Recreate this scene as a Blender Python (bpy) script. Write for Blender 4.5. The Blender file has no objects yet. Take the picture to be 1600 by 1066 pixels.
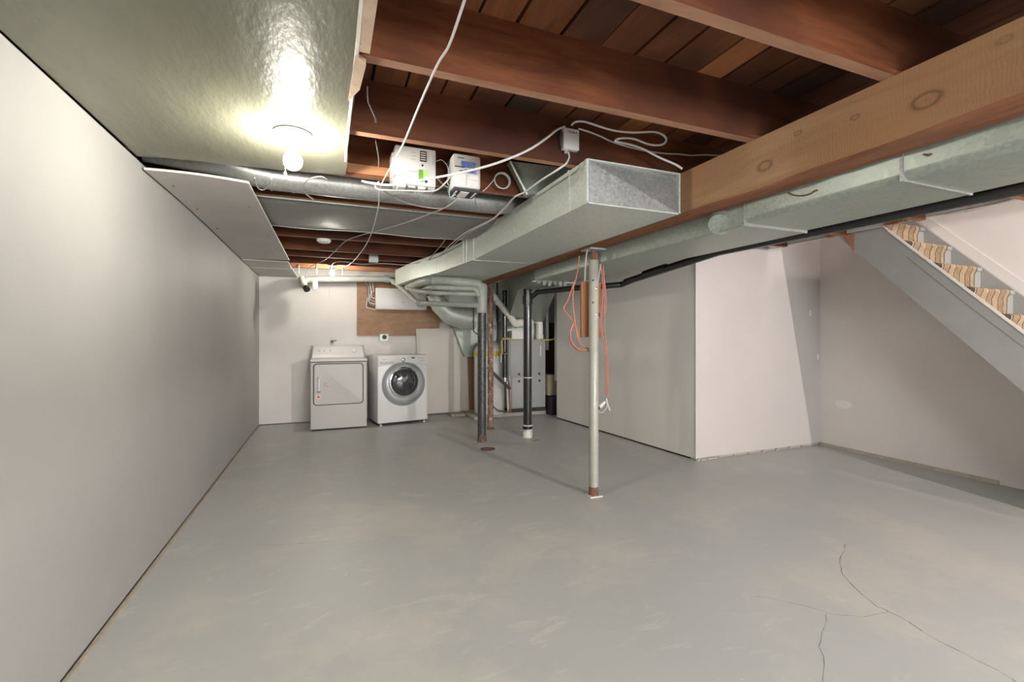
import bpy, bmesh, math, random
from mathutils import Vector, Matrix
random.seed(7)
C = bpy.context.scene.collection
sc = bpy.context.scene
PI = math.pi
# ---------------------------------------------------------------- camera
CAMZ, F, CX, HY = 1.24, 720.0, 800.0, 524.0
YAW = math.atan(288/720.0)
SN, CS = math.sin(YAW), math.cos(YAW)
cd = bpy.data.cameras.new('camera'); cam = bpy.data.objects.new('camera', cd); C.objects.link(cam)
cam.location = (0, 0, CAMZ); cam.rotation_euler = (PI/2, 0, -YAW)
cd.sensor_width = 36; cd.lens = 36*F/1600; cd.shift_y = -9/1600; cd.clip_start = .02
sc.camera = cam
# ---------------------------------------------------------------- world, lamps, exposure
w = bpy.data.worlds.new('world'); sc.world = w; w.use_nodes = True
w.node_tree.nodes['Background'].inputs[0].default_value = (.8, .85, 1, 1)
w.node_tree.nodes['Background'].inputs[1].default_value = .3
sc.view_settings.view_transform = 'Standard'; sc.view_settings.look = 'None'
sc.view_settings.gamma = 1; sc.view_settings.use_curve_mapping = False
sc.view_settings.exposure = 0.25
BULB_POWER = {'main': 340, 'far': 190, 'rear_right': 4800, 'rear_fill': 300, 'upstairs': 1000}
FILL_POWER = 230
def area(name, loc, rot, sx, sy, power, col):
    l = bpy.data.lights.new(name, 'AREA'); l.shape = 'RECTANGLE'; l.size = sx; l.size_y = sy; l.energy = power; l.color = col
    o = bpy.data.objects.new(name, l); C.objects.link(o); o.location = loc; o.rotation_euler = rot
    return o
# added soft fill from behind the camera, through a made-up window
area('rear_soft_fill', (1.3, -3.42, 1.45), (PI/2, 0, 0), 2.6, 1.0, FILL_POWER, (.93, .96, 1))

# ---------------------------------------------------------------- helpers
def at(px, py, X=None, Y=None, Z=None, d=None):
    """real point on the plane X=, Y= or Z= (or at depth d) behind a spot of the photograph"""
    u = (px-CX)/F; v = (HY-py)/F
    dx, dy, dz = SN+u*CS, CS-u*SN, v
    if X is not None: d = X/dx
    elif Y is not None: d = Y/dy
    elif Z is not None: d = (Z-CAMZ)/dz
    return Vector((d*dx, d*dy, CAMZ+d*dz))

WM = {}
def wm(o): return WM.get(o.name, Matrix.Identity(4))

def tag(o, label=None, cat=None, group=None, kind=None):
    if label: o['label'] = label
    if cat: o['category'] = cat
    if group: o['group'] = group
    if kind: o['kind'] = kind
    return o
def thing(name, label, cat, loc=(0, 0, 0), rz=0, group=None):
    o = bpy.data.objects.new(name, None); C.objects.link(o); o.empty_display_size = .1
    o.location = loc; o.rotation_euler = (0, 0, rz)
    WM[o.name] = Matrix.Translation(Vector(loc)) @ Matrix.Rotation(rz, 4, 'Z')
    return tag(o, label, cat, group)

class B:
    """collects shapes, then links them as ONE mesh object"""
    def __init__(s): s.bm = bmesh.new()
    def face(s, pts):
        vs = [s.bm.verts.new(p) for p in pts]
        return s.bm.faces.new(vs)
    def hexa(s, p):   # 8 points: bottom ring 0-3, top ring 4-7
        v = [s.bm.verts.new(q) for q in p]
        for f in ((0,3,2,1),(4,5,6,7),(0,1,5,4),(1,2,6,5),(2,3,7,6),(3,0,4,7)): s.bm.faces.new([v[i] for i in f])
        return s
    def box(s, x0, x1, y0, y1, z0, z1):
        return s.hexa([(x0,y0,z0),(x1,y0,z0),(x1,y1,z0),(x0,y1,z0),(x0,y0,z1),(x1,y0,z1),(x1,y1,z1),(x0,y1,z1)])
    def rbox(s, x0, x1, y0, y1, z0, z1, r=.01, seg=2):
        b = bmesh.new(); bmesh.ops.create_cube(b, size=1)
        for v in b.verts: v.co = Vector(((x0+x1)/2+v.co.x*(x1-x0), (y0+y1)/2+v.co.y*(y1-y0), (z0+z1)/2+v.co.z*(z1-z0)))
        bmesh.ops.bevel(b, geom=b.edges[:]+b.verts[:], offset=r, segments=seg, affect='EDGES', profile=.5)
        s.merge(b); return s
    def merge(s, b, mat=None):
        m = {}
        for v in b.verts: m[v] = s.bm.verts.new(mat @ v.co if mat else v.co)
        for f in b.faces:
            try: s.bm.faces.new([m[v] for v in f.verts])
            except ValueError: pass
        b.free()
    def rings(s, rs, cap=True):
        vr = [[s.bm.verts.new(p) for p in r] for r in rs]
        n = len(rs[0])
        for a, b in zip(vr, vr[1:]):
            for i in range(n): s.bm.faces.new([a[i], a[(i+1) % n], b[(i+1) % n], b[i]])
        if cap: s.bm.faces.new(vr[0][::-1]); s.bm.faces.new(vr[-1])
        return s
    def tube(s, pts, r, n=10, smooth=0, rad=None, cap=True):
        pts = [Vector(p) for p in pts]
        if smooth: pts, rad = spline(pts, smooth, rad)
        t0 = (pts[1]-pts[0]).normalized()
        ref = Vector((0, 0, 1)) if abs(t0.z) < .9 else Vector((1, 0, 0))
        nx = t0.cross(ref).normalized(); out = []
        for i, p in enumerate(pts):
            a = pts[max(i-1, 0)]; b = pts[min(i+1, len(pts)-1)]
            t = (b-a)
            t = t.normalized() if t.length > 1e-9 else t0
            nx = (nx-t*nx.dot(t)).normalized(); ny = t.cross(nx)
            k = 1.0
            if 0 < i < len(pts)-1:
                q = (p-a).normalized().dot((b-p).normalized()); k = 1/max(.6, math.sqrt(max(.05, (1+q)/2)))
            rr = (rad[i] if rad else r)
            out.append([p+nx*math.cos(2*PI*j/n)*rr*k+ny*math.sin(2*PI*j/n)*rr*(1 if rad else 1) for j in range(n)])
        return s.rings(out, cap)
    def lathe(s, prof, c=(0, 0, 0), axis=(0, 0, 1), n=24, cap=True):
        ax = Vector(axis).normalized(); ref = Vector((1, 0, 0)) if abs(ax.x) < .9 else Vector((0, 0, 1))
        u = ax.cross(ref).normalized(); v = ax.cross(u); c = Vector(c)
        return s.rings([[c+ax*h+(u*math.cos(2*PI*j/n)+v*math.sin(2*PI*j/n))*max(r, 1e-4) for j in range(n)] for r, h in prof], cap)
    def prism(s, poly, d):  # poly: 3D points, d: extrusion vector
        d = Vector(d); n = len(poly)
        a = [s.bm.verts.new(p) for p in poly]; b = [s.bm.verts.new(Vector(p)+d) for p in poly]
        s.bm.faces.new(a[::-1]); s.bm.faces.new(b)
        for i in range(n): s.bm.faces.new([a[i], a[(i+1) % n], b[(i+1) % n], b[i]])
        return s
    def grid(s, f, nu, nv):
        vs = [[s.bm.verts.new(f(i/nu, j/nv)) for j in range(nv+1)] for i in range(nu+1)]
        for i in range(nu):
            for j in range(nv): s.bm.faces.new([vs[i][j], vs[i+1][j], vs[i+1][j+1], vs[i][j+1]])
        return s
    def build(s, name, mat, parent=None, local=False, ang=35, mats=None, pick=None, bevel=0, base='bottom'):
        bm = s.bm
        bmesh.ops.recalc_face_normals(bm, faces=bm.faces[:])
        if bevel: bmesh.ops.bevel(bm, geom=[e for e in bm.edges if len(e.link_faces) == 2 and e.calc_face_angle(0) > .6], offset=bevel, segments=1, affect='EDGES')
        M = Matrix.Identity(4)
        if parent is not None:
            M = wm(parent)
            if not local:
                inv = M.inverted()
                for v in bm.verts: v.co = inv @ v.co
        else:
            xs = [v.co.x for v in bm.verts]; ys = [v.co.y for v in bm.verts]; zs = [v.co.z for v in bm.verts]
            c = Vector(((min(xs)+max(xs))/2, (min(ys)+max(ys))/2, min(zs)))
            M = Matrix.Translation(c)
            for v in bm.verts: v.co -= c
        for f in bm.faces:
            f.smooth = True
            if pick: f.material_index = pick(f)
        for e in bm.edges:
            if len(e.link_faces) == 2 and e.calc_face_angle(0) > math.radians(ang): e.smooth = False
        me = bpy.data.meshes.new(name); bm.to_mesh(me); bm.free()
        for m in (mats or [mat]): me.materials.append(m)
        o = bpy.data.objects.new(name, me); C.objects.link(o)
        if parent is not None: o.parent = parent
        else: o.location = M.translation
        WM[o.name] = M
        return o
def spline(pts, k, rad=None):
    P = [pts[0]]+list(pts)+[pts[-1]]; out = []; ro = [] if rad else None
    R = ([rad[0]]+list(rad)+[rad[-1]]) if rad else None
    for i in range(1, len(P)-2):
        a, b, c, d = P[i-1:i+3]
        for j in range(k):
            t = j/k
            out.append(.5*((2*b)+(c-a)*t+(2*a-5*b+4*c-d)*t*t+(3*b-a-3*c+d)*t**3))
            if rad: ro.append(R[i]*(1-t)+R[i+1]*t)
    out.append(pts[-1])
    if rad: ro.append(rad[-1])
    return out, ro
def struct(o): o['kind'] = 'structure'; return o
def rod(name, pts, r, m, label, cat, smooth=6, n=8, group=None):
    return tag(B().tube(pts, r, n, smooth).build(name, m), label, cat, group)
def text(name, s, size, m, parent, M):
    cu = bpy.data.curves.new(name, 'FONT'); cu.body = s; cu.size = size; cu.align_x = 'CENTER'; cu.align_y = 'CENTER'; cu.extrude = .0004
    t = bpy.data.objects.new(name, cu); C.objects.link(t)
    bpy.context.view_layer.update()
    me = bpy.data.meshes.new_from_object(t); bpy.data.objects.remove(t); bpy.data.curves.remove(cu)
    me.transform(M); me.materials.append(m)
    o = bpy.data.objects.new(name, me); C.objects.link(o); o.parent = parent; WM[o.name] = wm(parent)
    return o
def copy_tree(o, parent=None):
    c = o.copy(); C.objects.link(c); c.parent = parent
    for k in list(o.children): copy_tree(k, c)
    return c

# ---------------------------------------------------------------- materials
def lin(c): return tuple(((x/12.92) if x <= .04045 else ((x+.055)/1.055)**2.4) for x in c)
def rgb(r, g, b): return lin((r/255, g/255, b/255))
def mat(name, c1, rough=.6, metal=0, c2=None, scale=4, stretch=(1, 1, 1), bump=0, bscale=None, detail=4, rvar=0, c3=None, s3=1, t3=(.6, .7), coat=0, lo=.35, hi=.65, trans=0, emit=None, es=0, spec=.5):
    m = bpy.data.materials.new(name); m.use_nodes = True
    nt = m.node_tree; N = nt.nodes; L = nt.links; p = N['Principled BSDF']
    p.inputs['Base Color'].default_value = (*c1, 1); p.inputs['Roughness'].default_value = rough; p.inputs['Metallic'].default_value = metal
    p.inputs['Coat Weight'].default_value = coat; p.inputs['Transmission Weight'].default_value = trans
    p.inputs['Specular IOR Level'].default_value = spec
    if emit: p.inputs['Emission Color'].default_value = (*emit, 1); p.inputs['Emission Strength'].default_value = es
    tc = N.new('ShaderNodeTexCoord'); mp = N.new('ShaderNodeMapping'); L.new(tc.outputs['Object'], mp.inputs[0]); mp.inputs['Scale'].default_value = stretch
    def noise(sca, det=detail, rgh=.6):
        n = N.new('ShaderNodeTexNoise'); n.inputs['Scale'].default_value = sca; n.inputs['Detail'].default_value = det; n.inputs['Roughness'].default_value = rgh
        L.new(mp.outputs[0], n.inputs[0]); return n
    col = None
    if c2:
        n = noise(scale); r = N.new('ShaderNodeMapRange'); r.inputs[1].default_value = lo; r.inputs[2].default_value = hi; L.new(n.outputs[0], r.inputs[0])
        mx = N.new('ShaderNodeMix'); mx.data_type = 'RGBA'; mx.inputs[6].default_value = (*c1, 1); mx.inputs[7].default_value = (*c2, 1)
        L.new(r.outputs[0], mx.inputs[0]); col = mx.outputs[2]
        if rvar:
            r2 = N.new('ShaderNodeMapRange'); r2.inputs[3].default_value = rough-rvar; r2.inputs[4].default_value = rough+rvar; L.new(n.outputs[0], r2.inputs[0]); L.new(r2.outputs[0], p.inputs['Roughness'])
    if c3:
        n = noise(s3, 6, .7); r = N.new('ShaderNodeMapRange'); r.inputs[1].default_value = t3[0]; r.inputs[2].default_value = t3[1]; L.new(n.outputs[0], r.inputs[0])
        mx = N.new('ShaderNodeMix'); mx.data_type = 'RGBA'
        if col: L.new(col, mx.inputs[6])
        else: mx.inputs[6].default_value = (*c1, 1)
        mx.inputs[7].default_value = (*c3, 1); L.new(r.outputs[0], mx.inputs[0]); col = mx.outputs[2]
    if col: L.new(col, p.inputs['Base Color'])
    if bump:
        n = noise(bscale or scale*4); b = N.new('ShaderNodeBump'); b.inputs['Strength'].default_value = bump; b.inputs['Distance'].default_value = .01
        L.new(n.outputs[0], b.inputs['Height']); L.new(b.outputs[0], p.inputs['Normal'])
    m['_c'] = 1
    return m
def galvanized(name, c1, c2, metal=.6, rough=.38, sc_=45, stain=None):
    m = mat(name, c1, rough, metal, c3=stain, s3=3, t3=(.55, .8)) if stain else mat(name, c1, rough, metal)
    nt = m.node_tree; N = nt.nodes; L = nt.links; p = N['Principled BSDF']
    tc = N.new('ShaderNodeTexCoord'); v = N.new('ShaderNodeTexVoronoi'); v.inputs['Scale'].default_value = sc_; L.new(tc.outputs['Object'], v.inputs[0])
    h = N.new('ShaderNodeRGBToBW'); L.new(v.outputs['Color'], h.inputs[0])
    mx = N.new('ShaderNodeMix'); mx.data_type = 'RGBA'; L.new(h.outputs[0], mx.inputs[0]); mx.inputs[7].default_value = (*c2, 1)
    old = p.inputs['Base Color'].links
    if old: L.new(old[0].from_socket, mx.inputs[6])
    else: mx.inputs[6].default_value = (*c1, 1)
    L.new(mx.outputs[2], p.inputs['Base Color'])
    r = N.new('ShaderNodeMapRange'); r.inputs[3].default_value = rough-.02; r.inputs[4].default_value = rough+.08; L.new(h.outputs[0], r.inputs[0]); L.new(r.outputs[0], p.inputs['Roughness'])
    n = N.new('ShaderNodeTexNoise'); n.inputs['Scale'].default_value = 5; L.new(tc.outputs['Object'], n.inputs[0])
    b = N.new('ShaderNodeBump'); b.inputs['Strength'].default_value = .12; b.inputs['Distance'].default_value = .02; L.new(n.outputs[0], b.inputs['Height']); L.new(b.outputs[0], p.inputs['Normal'])
    return m
def wood(name, c1, c2, axis='X', rough=.75, knots=(), saw=False, grain=9, spec=.3, c3=None):
    m = bpy.data.materials.new(name); m.use_nodes = True
    nt = m.node_tree; N = nt.nodes; L = nt.links; p = N['Principled BSDF']; p.inputs['Roughness'].default_value = rough; p.inputs['Specular IOR Level'].default_value = spec
    tc = N.new('ShaderNodeTexCoord'); mp = N.new('ShaderNodeMapping'); L.new(tc.outputs['Object'], mp.inputs[0])
    mp.inputs['Scale'].default_value = {'X': (.12, 1, 1), 'Y': (1, .12, 1), 'Z': (1, 1, .12)}[axis]
    n = N.new('ShaderNodeTexNoise'); n.inputs['Scale'].default_value = grain; n.inputs['Detail'].default_value = 6; n.inputs['Roughness'].default_value = .7; n.inputs['Distortion'].default_value = .6
    L.new(mp.outputs[0], n.inputs[0])
    r = N.new('ShaderNodeMapRange'); r.inputs[1].default_value = .3; r.inputs[2].default_value = .7; L.new(n.outputs[0], r.inputs[0])
    mx = N.new('ShaderNodeMix'); mx.data_type = 'RGBA'; mx.inputs[6].default_value = (*c1, 1); mx.inputs[7].default_value = (*c2, 1); L.new(r.outputs[0], mx.inputs[0])
    col = mx.outputs[2]; hgt = n.outputs[0]
    if c3:
        n3 = N.new('ShaderNodeTexNoise'); n3.inputs['Scale'].default_value = 1.3; n3.inputs['Detail'].default_value = 3; L.new(tc.outputs['Object'], n3.inputs[0])
        r3 = N.new('ShaderNodeMapRange'); r3.inputs[1].default_value = .42; r3.inputs[2].default_value = .62; L.new(n3.outputs[0], r3.inputs[0])
        m3 = N.new('ShaderNodeMix'); m3.data_type = 'RGBA'; L.new(r3.outputs[0], m3.inputs[0]); L.new(col, m3.inputs[6]); m3.inputs[7].default_value = (*c3, 1); col = m3.outputs[2]
    if saw:
        wv = N.new('ShaderNodeTexWave'); wv.bands_direction = axis; wv.inputs['Scale'].default_value = 28; wv.inputs['Distortion'].default_value = 7; wv.inputs['Detail'].default_value = 4
        L.new(tc.outputs['Object'], wv.inputs[0])
        n4 = N.new('ShaderNodeTexNoise'); n4.inputs['Scale'].default_value = 3; L.new(tc.outputs['Object'], n4.inputs[0])
        mu = N.new('ShaderNodeMath'); mu.operation = 'MULTIPLY'; L.new(wv.outputs[1], mu.inputs[0]); L.new(n4.outputs[0], mu.inputs[1])
        r4 = N.new('ShaderNodeMapRange'); r4.inputs[1].default_value = .3; r4.inputs[2].default_value = .62; r4.inputs[4].default_value = .6; L.new(mu.outputs[0], r4.inputs[0])
        m4 = N.new('ShaderNodeMix'); m4.data_type = 'RGBA'; L.new(r4.outputs[0], m4.inputs[0]); L.new(col, m4.inputs[6]); m4.inputs[7].default_value = (*[x*.45 for x in c1], 1); col = m4.outputs[2]
    for (kx, ky, kz, kr) in knots:
        dd = N.new('ShaderNodeVectorMath'); dd.operation = 'DISTANCE'
        ms = N.new('ShaderNodeMapping'); L.new(tc.outputs['Object'], ms.inputs[0]); sy = .6
        ms.inputs['Scale'].default_value = (0, sy, 1); L.new(ms.outputs[0], dd.inputs[0]); dd.inputs[1].default_value = (0, ky*sy, kz)
        ad = N.new('ShaderNodeMath'); ad.operation = 'MULTIPLY_ADD'; L.new(n.outputs[0], ad.inputs[0]); ad.inputs[1].default_value = kr*.6; L.new(dd.outputs[1], ad.inputs[2])
        cr = N.new('ShaderNodeValToRGB'); L.new(ad.outputs[0], cr.inputs[0]); e = cr.color_ramp.elements
        b0 = kr*.3
        e[0].position = 0; e[0].color = (.55, .55, .55, 1); e[1].position = b0+kr*1.25; e[1].color = (0, 0, 0, 1)
        for ps, vv in ((b0+kr*.25, .05), (b0+kr*.6, .12), (b0+kr*.82, .75), (b0+kr*.98, .3)):
            q = e.new(ps); q.color = (vv, vv, vv, 1)
        mk = N.new('ShaderNodeMix'); mk.data_type = 'RGBA'; L.new(cr.outputs[0], mk.inputs[0]); L.new(col, mk.inputs[6]); mk.inputs[7].default_value = (*[x*.22 for x in c1], 1); col = mk.outputs[2]
    L.new(col, p.inputs['Base Color'])
    b = N.new('ShaderNodeBump'); b.inputs['Strength'].default_value = .35; b.inputs['Distance'].default_value = .004; L.new(hgt, b.inputs['Height']); L.new(b.outputs[0], p.inputs['Normal'])
    return m

wallc = (.38, .37, .352)
M_wall = mat('wall_paint', wallc, .55, c2=(.35, .34, .325), scale=1.2, bump=.03, bscale=60)
M_wallright = mat('right_wall_paint', (.72, .69, .63), .6, c2=(.69, .655, .60), scale=1.2, bump=.03, bscale=60)
M_wallpink = mat('alcove_paint', (.54, .495, .465), .6, c2=(.51, .47, .44), scale=1.5, bump=.03, bscale=60)
M_wallstair = mat('stairwell_paint', (.69, .645, .60), .6, c2=(.66, .61, .57), scale=1.5, bump=.04, bscale=40)
M_wallback = mat('back_wall_paint', (.66, .62, .58), .6, c2=(.61, .58, .54), scale=2, bump=.04, bscale=40)
M_sheet = mat('drywall_sheet', (.56, .525, .46), .65, c2=(.60, .56, .50), scale=2)
M_soffit = mat('soffit_drywall', (.56, .53, .50), .6, c2=(.50, .47, .44), scale=2)
M_joist = wood('joist_wood', (.085, .025, .010), (.19, .064, .024), 'X', .65, grain=16, c3=(.06, .02, .011), spec=.2)
M_joistlitedge = wood('joist_lit_edge_wood', (.36, .20, .12), (.25, .12, .07), 'X', .8, grain=20)  # paler copy for joist undersides; their lit look is put into the colour
M_subfloor = wood('subfloor_wood', (.12, .042, .018), (.24, .095, .04), 'Y', .65, grain=16, c3=(.07, .028, .015), spec=.2)
M_subfloor2 = wood('subfloor_wood_dark', (.07, .028, .017), (.13, .055, .028), 'Y', .65, grain=16, c3=(.04, .024, .017), spec=.2)
M_subfloor3 = wood('subfloor_wood_light', (.24, .095, .038), (.36, .15, .065), 'Y', .65, grain=16, spec=.2)
M_litjoist = wood('lit_joist_wood', (.42, .2, .09), (.3, .13, .06), 'X', .7, grain=14)  # joist wood with a lit tone put into the colour
M_plank = wood('orange_plank', (.38, .17, .075), (.26, .105, .045), 'Z', .6, grain=14)
M_ply = mat('plywood', (.37, .225, .135), .75, c2=(.29, .165, .095), scale=6, stretch=(1, 1, 2.2), c3=(.26, .14, .08), s3=9, t3=(.56, .72))
M_hardboard = mat('hardboard', (.34, .20, .11), .7, c2=(.30, .17, .09), scale=3)
M_floor = None
M_galv = galvanized('galvanized', (.50, .54, .49), (.64, .68, .62), .35, .42, 70)
M_galvdark = galvanized('galvanized_dark', (.27, .275, .26), (.38, .385, .37), .55, .34, 90, stain=(.17, .155, .13))
M_galvold = galvanized('galvanized_old', (.27, .305, .265), (.37, .41, .36), .4, .38, 80, stain=(.2, .19, .15))
M_pan = galvanized('sheet_pan', (.22, .22, .205), (.26, .26, .24), .4, .45, 30, stain=(.08, .075, .065))
M_paintpipe = mat('painted_pipe', (.40, .41, .36), .45, c2=(.31, .32, .28), scale=8, c3=(.25, .2, .15), s3=14, t3=(.66, .75))
M_abs = mat('black_abs', (.012, .012, .012), .22, spec=.7, c2=(.02, .02, .02), scale=10)
M_iron = mat('cast_iron', (.035, .035, .035), .4, .3, c2=(.09, .09, .085), scale=25, c3=(.25, .22, .2), s3=40, t3=(.62, .72))
M_ironrust = mat('rusty_iron', (.15, .10, .07), .8, c2=(.06, .04, .03), scale=30, c3=(.4, .3, .22), s3=50, t3=(.58, .7), bump=.3)
M_rustpost = mat('flaking_post', (.30, .19, .14), .75, c2=(.09, .045, .03), scale=22, stretch=(1, 1, .4), c3=(.62, .5, .42), s3=35, t3=(.55, .64), bump=.3)
M_post = mat('post_paint', (.33, .325, .27), .4, c2=(.29, .285, .24), scale=14, c3=(.32, .25, .18), s3=25, t3=(.68, .76), coat=.2)
M_rust = mat('rust', (.22, .10, .06), .85, c2=(.10, .045, .03), scale=40, bump=.3)
M_white = mat('white_plastic', (.62, .60, .57), .4, c2=(.58, .565, .54), scale=5)
M_whitemetal = mat('white_enamel', (.70, .685, .66), .38, c2=(.67, .655, .63), scale=2)
M_dryerfront = mat('dryer_enamel', (.54, .52, .48), .5, c2=(.51, .49, .455), scale=2)
M_dark = mat('dark_void', (.02, .018, .016), .7, c2=(.03, .026, .022), scale=8)
M_grey = mat('grey_plastic', (.36, .37, .37), .35, c2=(.33, .34, .34), scale=6)
M_ring = mat('silver_ring', (.36, .38, .39), .3, .35, c2=(.38, .40, .41), scale=4)
M_chrome = mat('chrome', (.7, .7, .7), .12, 1.0, c2=(.62, .62, .62), scale=9)
M_glass = mat('door_glass', (.03, .03, .035), .06, 0, c2=(.05, .045, .06), scale=6, coat=1, spec=.9)
M_drum = mat('drum_steel', (.4, .4, .4), .25, .9, c2=(.25, .25, .25), scale=12)
M_porcelain = mat('porcelain', (.85, .84, .78), .2, c2=(.8, .79, .74), scale=6, coat=.4)
M_cable = mat('white_cable', (.62, .605, .59), .4, c2=(.57, .555, .54), scale=15)
M_cablegrey = mat('grey_cable', (.42, .41, .39), .5, c2=(.36, .35, .33), scale=15)
M_cabledark = mat('dark_cable', (.06, .055, .05), .5, c2=(.09, .08, .07), scale=15)
M_cableaqua = mat('aqua_cable', (.35, .52, .48), .4, c2=(.3, .46, .42), scale=15)
M_cord = mat('orange_cord', (.45, .15, .095), .45, c2=(.38, .12, .075), scale=15)
M_cordpale = mat('pale_cord', (.62, .48, .44), .5, c2=(.5, .4, .36), scale=15)
M_furn = mat('furnace_enamel', (.34, .34, .325), .5, 0, c2=(.33, .33, .315), scale=3)
M_heater = mat('heater_enamel', (.66, .64, .60), .3, c2=(.62, .60, .56), scale=3, coat=.2)
M_yellow = mat('yellow_strap', (.62, .50, .08), .5, c2=(.5, .4, .06), scale=9)
M_pvc = mat('pvc_pipe', (.72, .69, .62), .35, c2=(.64, .61, .54), scale=8)
M_ceilpaint = mat('glossy_ceiling_paint', (.175, .172, .125), .27, c2=(.15, .148, .108), scale=2.2, stretch=(1, .4, 1), bump=.6, bscale=13, spec=.45)
M_trimwood = mat('painted_strip', (.5, .36, .25), .7, c2=(.42, .30, .2), scale=12, c3=(.3, .2, .13), s3=30, t3=(.6, .7))
M_baseboard = mat('pale_strip', (.46, .40, .32), .7, c2=(.36, .31, .25), scale=18)
M_stringer = mat('stringer_paint', (.31, .305, .285), .55, c2=(.275, .27, .25), scale=3, c3=(.3, .28, .25), s3=22, t3=(.68, .76), bump=.1, bscale=30)
M_edgewhite = mat('stringer_edge', (.72, .68, .6), .6, c2=(.62, .57, .5), scale=20)
M_header = mat('header_plaster', (.52, .51, .46), .7, c2=(.46, .44, .38), scale=6, c3=(.34, .15, .07), s3=1.7, t3=(.53, .56), bump=.2)
M_brownpatch = mat('bare_board', (.34, .16, .09), .8, c2=(.26, .11, .06), scale=14)
M_concrete = mat('bare_concrete', (.42, .38, .32), .85, c2=(.34, .31, .26), scale=10, bump=.3)
M_cardboard = mat('cardboard', (.46, .36, .24), .85, c2=(.4, .31, .2), scale=8)
M_label = mat('paper_label', (.75, .73, .68), .7, c2=(.7, .68, .63), scale=8)
M_ink = mat('black_ink', (.03, .03, .03), .6, c2=(.04, .04, .04), scale=8)
M_blue = mat('blue_label', (.12, .17, .48), .5, c2=(.2, .25, .55), scale=40)
M_green = mat('green_screen', (.16, .36, .05), .4, c2=(.12, .28, .04), scale=30)
M_lime = mat('lime_label', (.45, .72, .18), .5, c2=(.4, .66, .15), scale=30)
M_orangestick = mat('orange_sticker', (.68, .34, .2), .5, c2=(.6, .28, .15), scale=30)
M_redstick = mat('red_sticker', (.35, .05, .02), .5, c2=(.3, .04, .02), scale=30)
M_tan = mat('tan_sticker', (.56, .44, .26), .6, c2=(.5, .38, .22), scale=30)
M_crack = mat('crack_dark', (.09, .08, .07), .9, c2=(.14, .125, .11), scale=60)
def bulb_mat(name, strength, col=(1, .93, .78)):
    return mat(name, (.9, .88, .8), .3, emit=col, es=strength, c2=(.88, .86, .78), scale=3)
def floor_material():
    m = mat('grey_floor_paint', (.415, .43, .415), .42, c2=(.45, .45, .43), scale=.9, c3=(.52, .495, .445), s3=1.3, t3=(.50, .66), bump=.05, bscale=25, rvar=.08)
    nt = m.node_tree; N = nt.nodes; L = nt.links; p = N['Principled BSDF']
    # worn streaks, stronger toward the left half; white paint specks
    tc = N.new('ShaderNodeTexCoord'); mp = N.new('ShaderNodeMapping'); mp.inputs['Scale'].default_value = (1.3, 3.2, 1); mp.inputs['Rotation'].default_value = (0, 0, .5); L.new(tc.outputs['Object'], mp.inputs[0])
    n = N.new('ShaderNodeTexNoise'); n.inputs['Scale'].default_value = 2.0; n.inputs['Detail'].default_value = 8; n.inputs['Roughness'].default_value = .72; n.inputs['Distortion'].default_value = .8; L.new(mp.outputs[0], n.inputs[0])
    r = N.new('ShaderNodeMapRange'); r.inputs[1].default_value = .56; r.inputs[2].default_value = .70; r.inputs[4].default_value = .85; L.new(n.outputs[0], r.inputs[0])
    sx = N.new('ShaderNodeSeparateXYZ'); L.new(tc.outputs['Object'], sx.inputs[0])
    lr = N.new('ShaderNodeMapRange'); lr.inputs[1].default_value = 1.2; lr.inputs[2].default_value = -1.2; lr.inputs[3].default_value = .12; L.new(sx.outputs[0], lr.inputs[0])
    mu = N.new('ShaderNodeMath'); mu.operation = 'MULTIPLY'; L.new(r.outputs[0], mu.inputs[0]); L.new(lr.outputs[0], mu.inputs[1])
    mx = N.new('ShaderNodeMix'); mx.data_type = 'RGBA'; L.new(mu.outputs[0], mx.inputs[0]); L.new(p.inputs['Base Color'].links[0].from_socket, mx.inputs[6]); mx.inputs[7].default_value = (.58, .55, .49, 1)
    v = N.new('ShaderNodeTexVoronoi'); v.inputs['Scale'].default_value = 5.5; L.new(tc.outputs['Object'], v.inputs[0])
    lt = N.new('ShaderNodeMath'); lt.operation = 'LESS_THAN'; lt.inputs[1].default_value = .028; L.new(v.outputs['Distance'], lt.inputs[0])
    bw = N.new('ShaderNodeSeparateColor'); L.new(v.outputs['Color'], bw.inputs[0]); gt = N.new('ShaderNodeMath'); gt.operation = 'GREATER_THAN'; gt.inputs[1].default_value = .62; L.new(bw.outputs[0], gt.inputs[0])
    m2 = N.new('ShaderNodeMath'); m2.operation = 'MULTIPLY'; L.new(lt.outputs[0], m2.inputs[0]); L.new(gt.outputs[0], m2.inputs[1])
    mx2 = N.new('ShaderNodeMix'); mx2.data_type = 'RGBA'; L.new(m2.outputs[0], mx2.inputs[0]); L.new(mx.outputs[2], mx2.inputs[6]); mx2.inputs[7].default_value = (.75, .73, .68, 1)
    L.new(mx2.outputs[2], p.inputs['Base Color'])
    return m
M_floor = floor_material()
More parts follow.
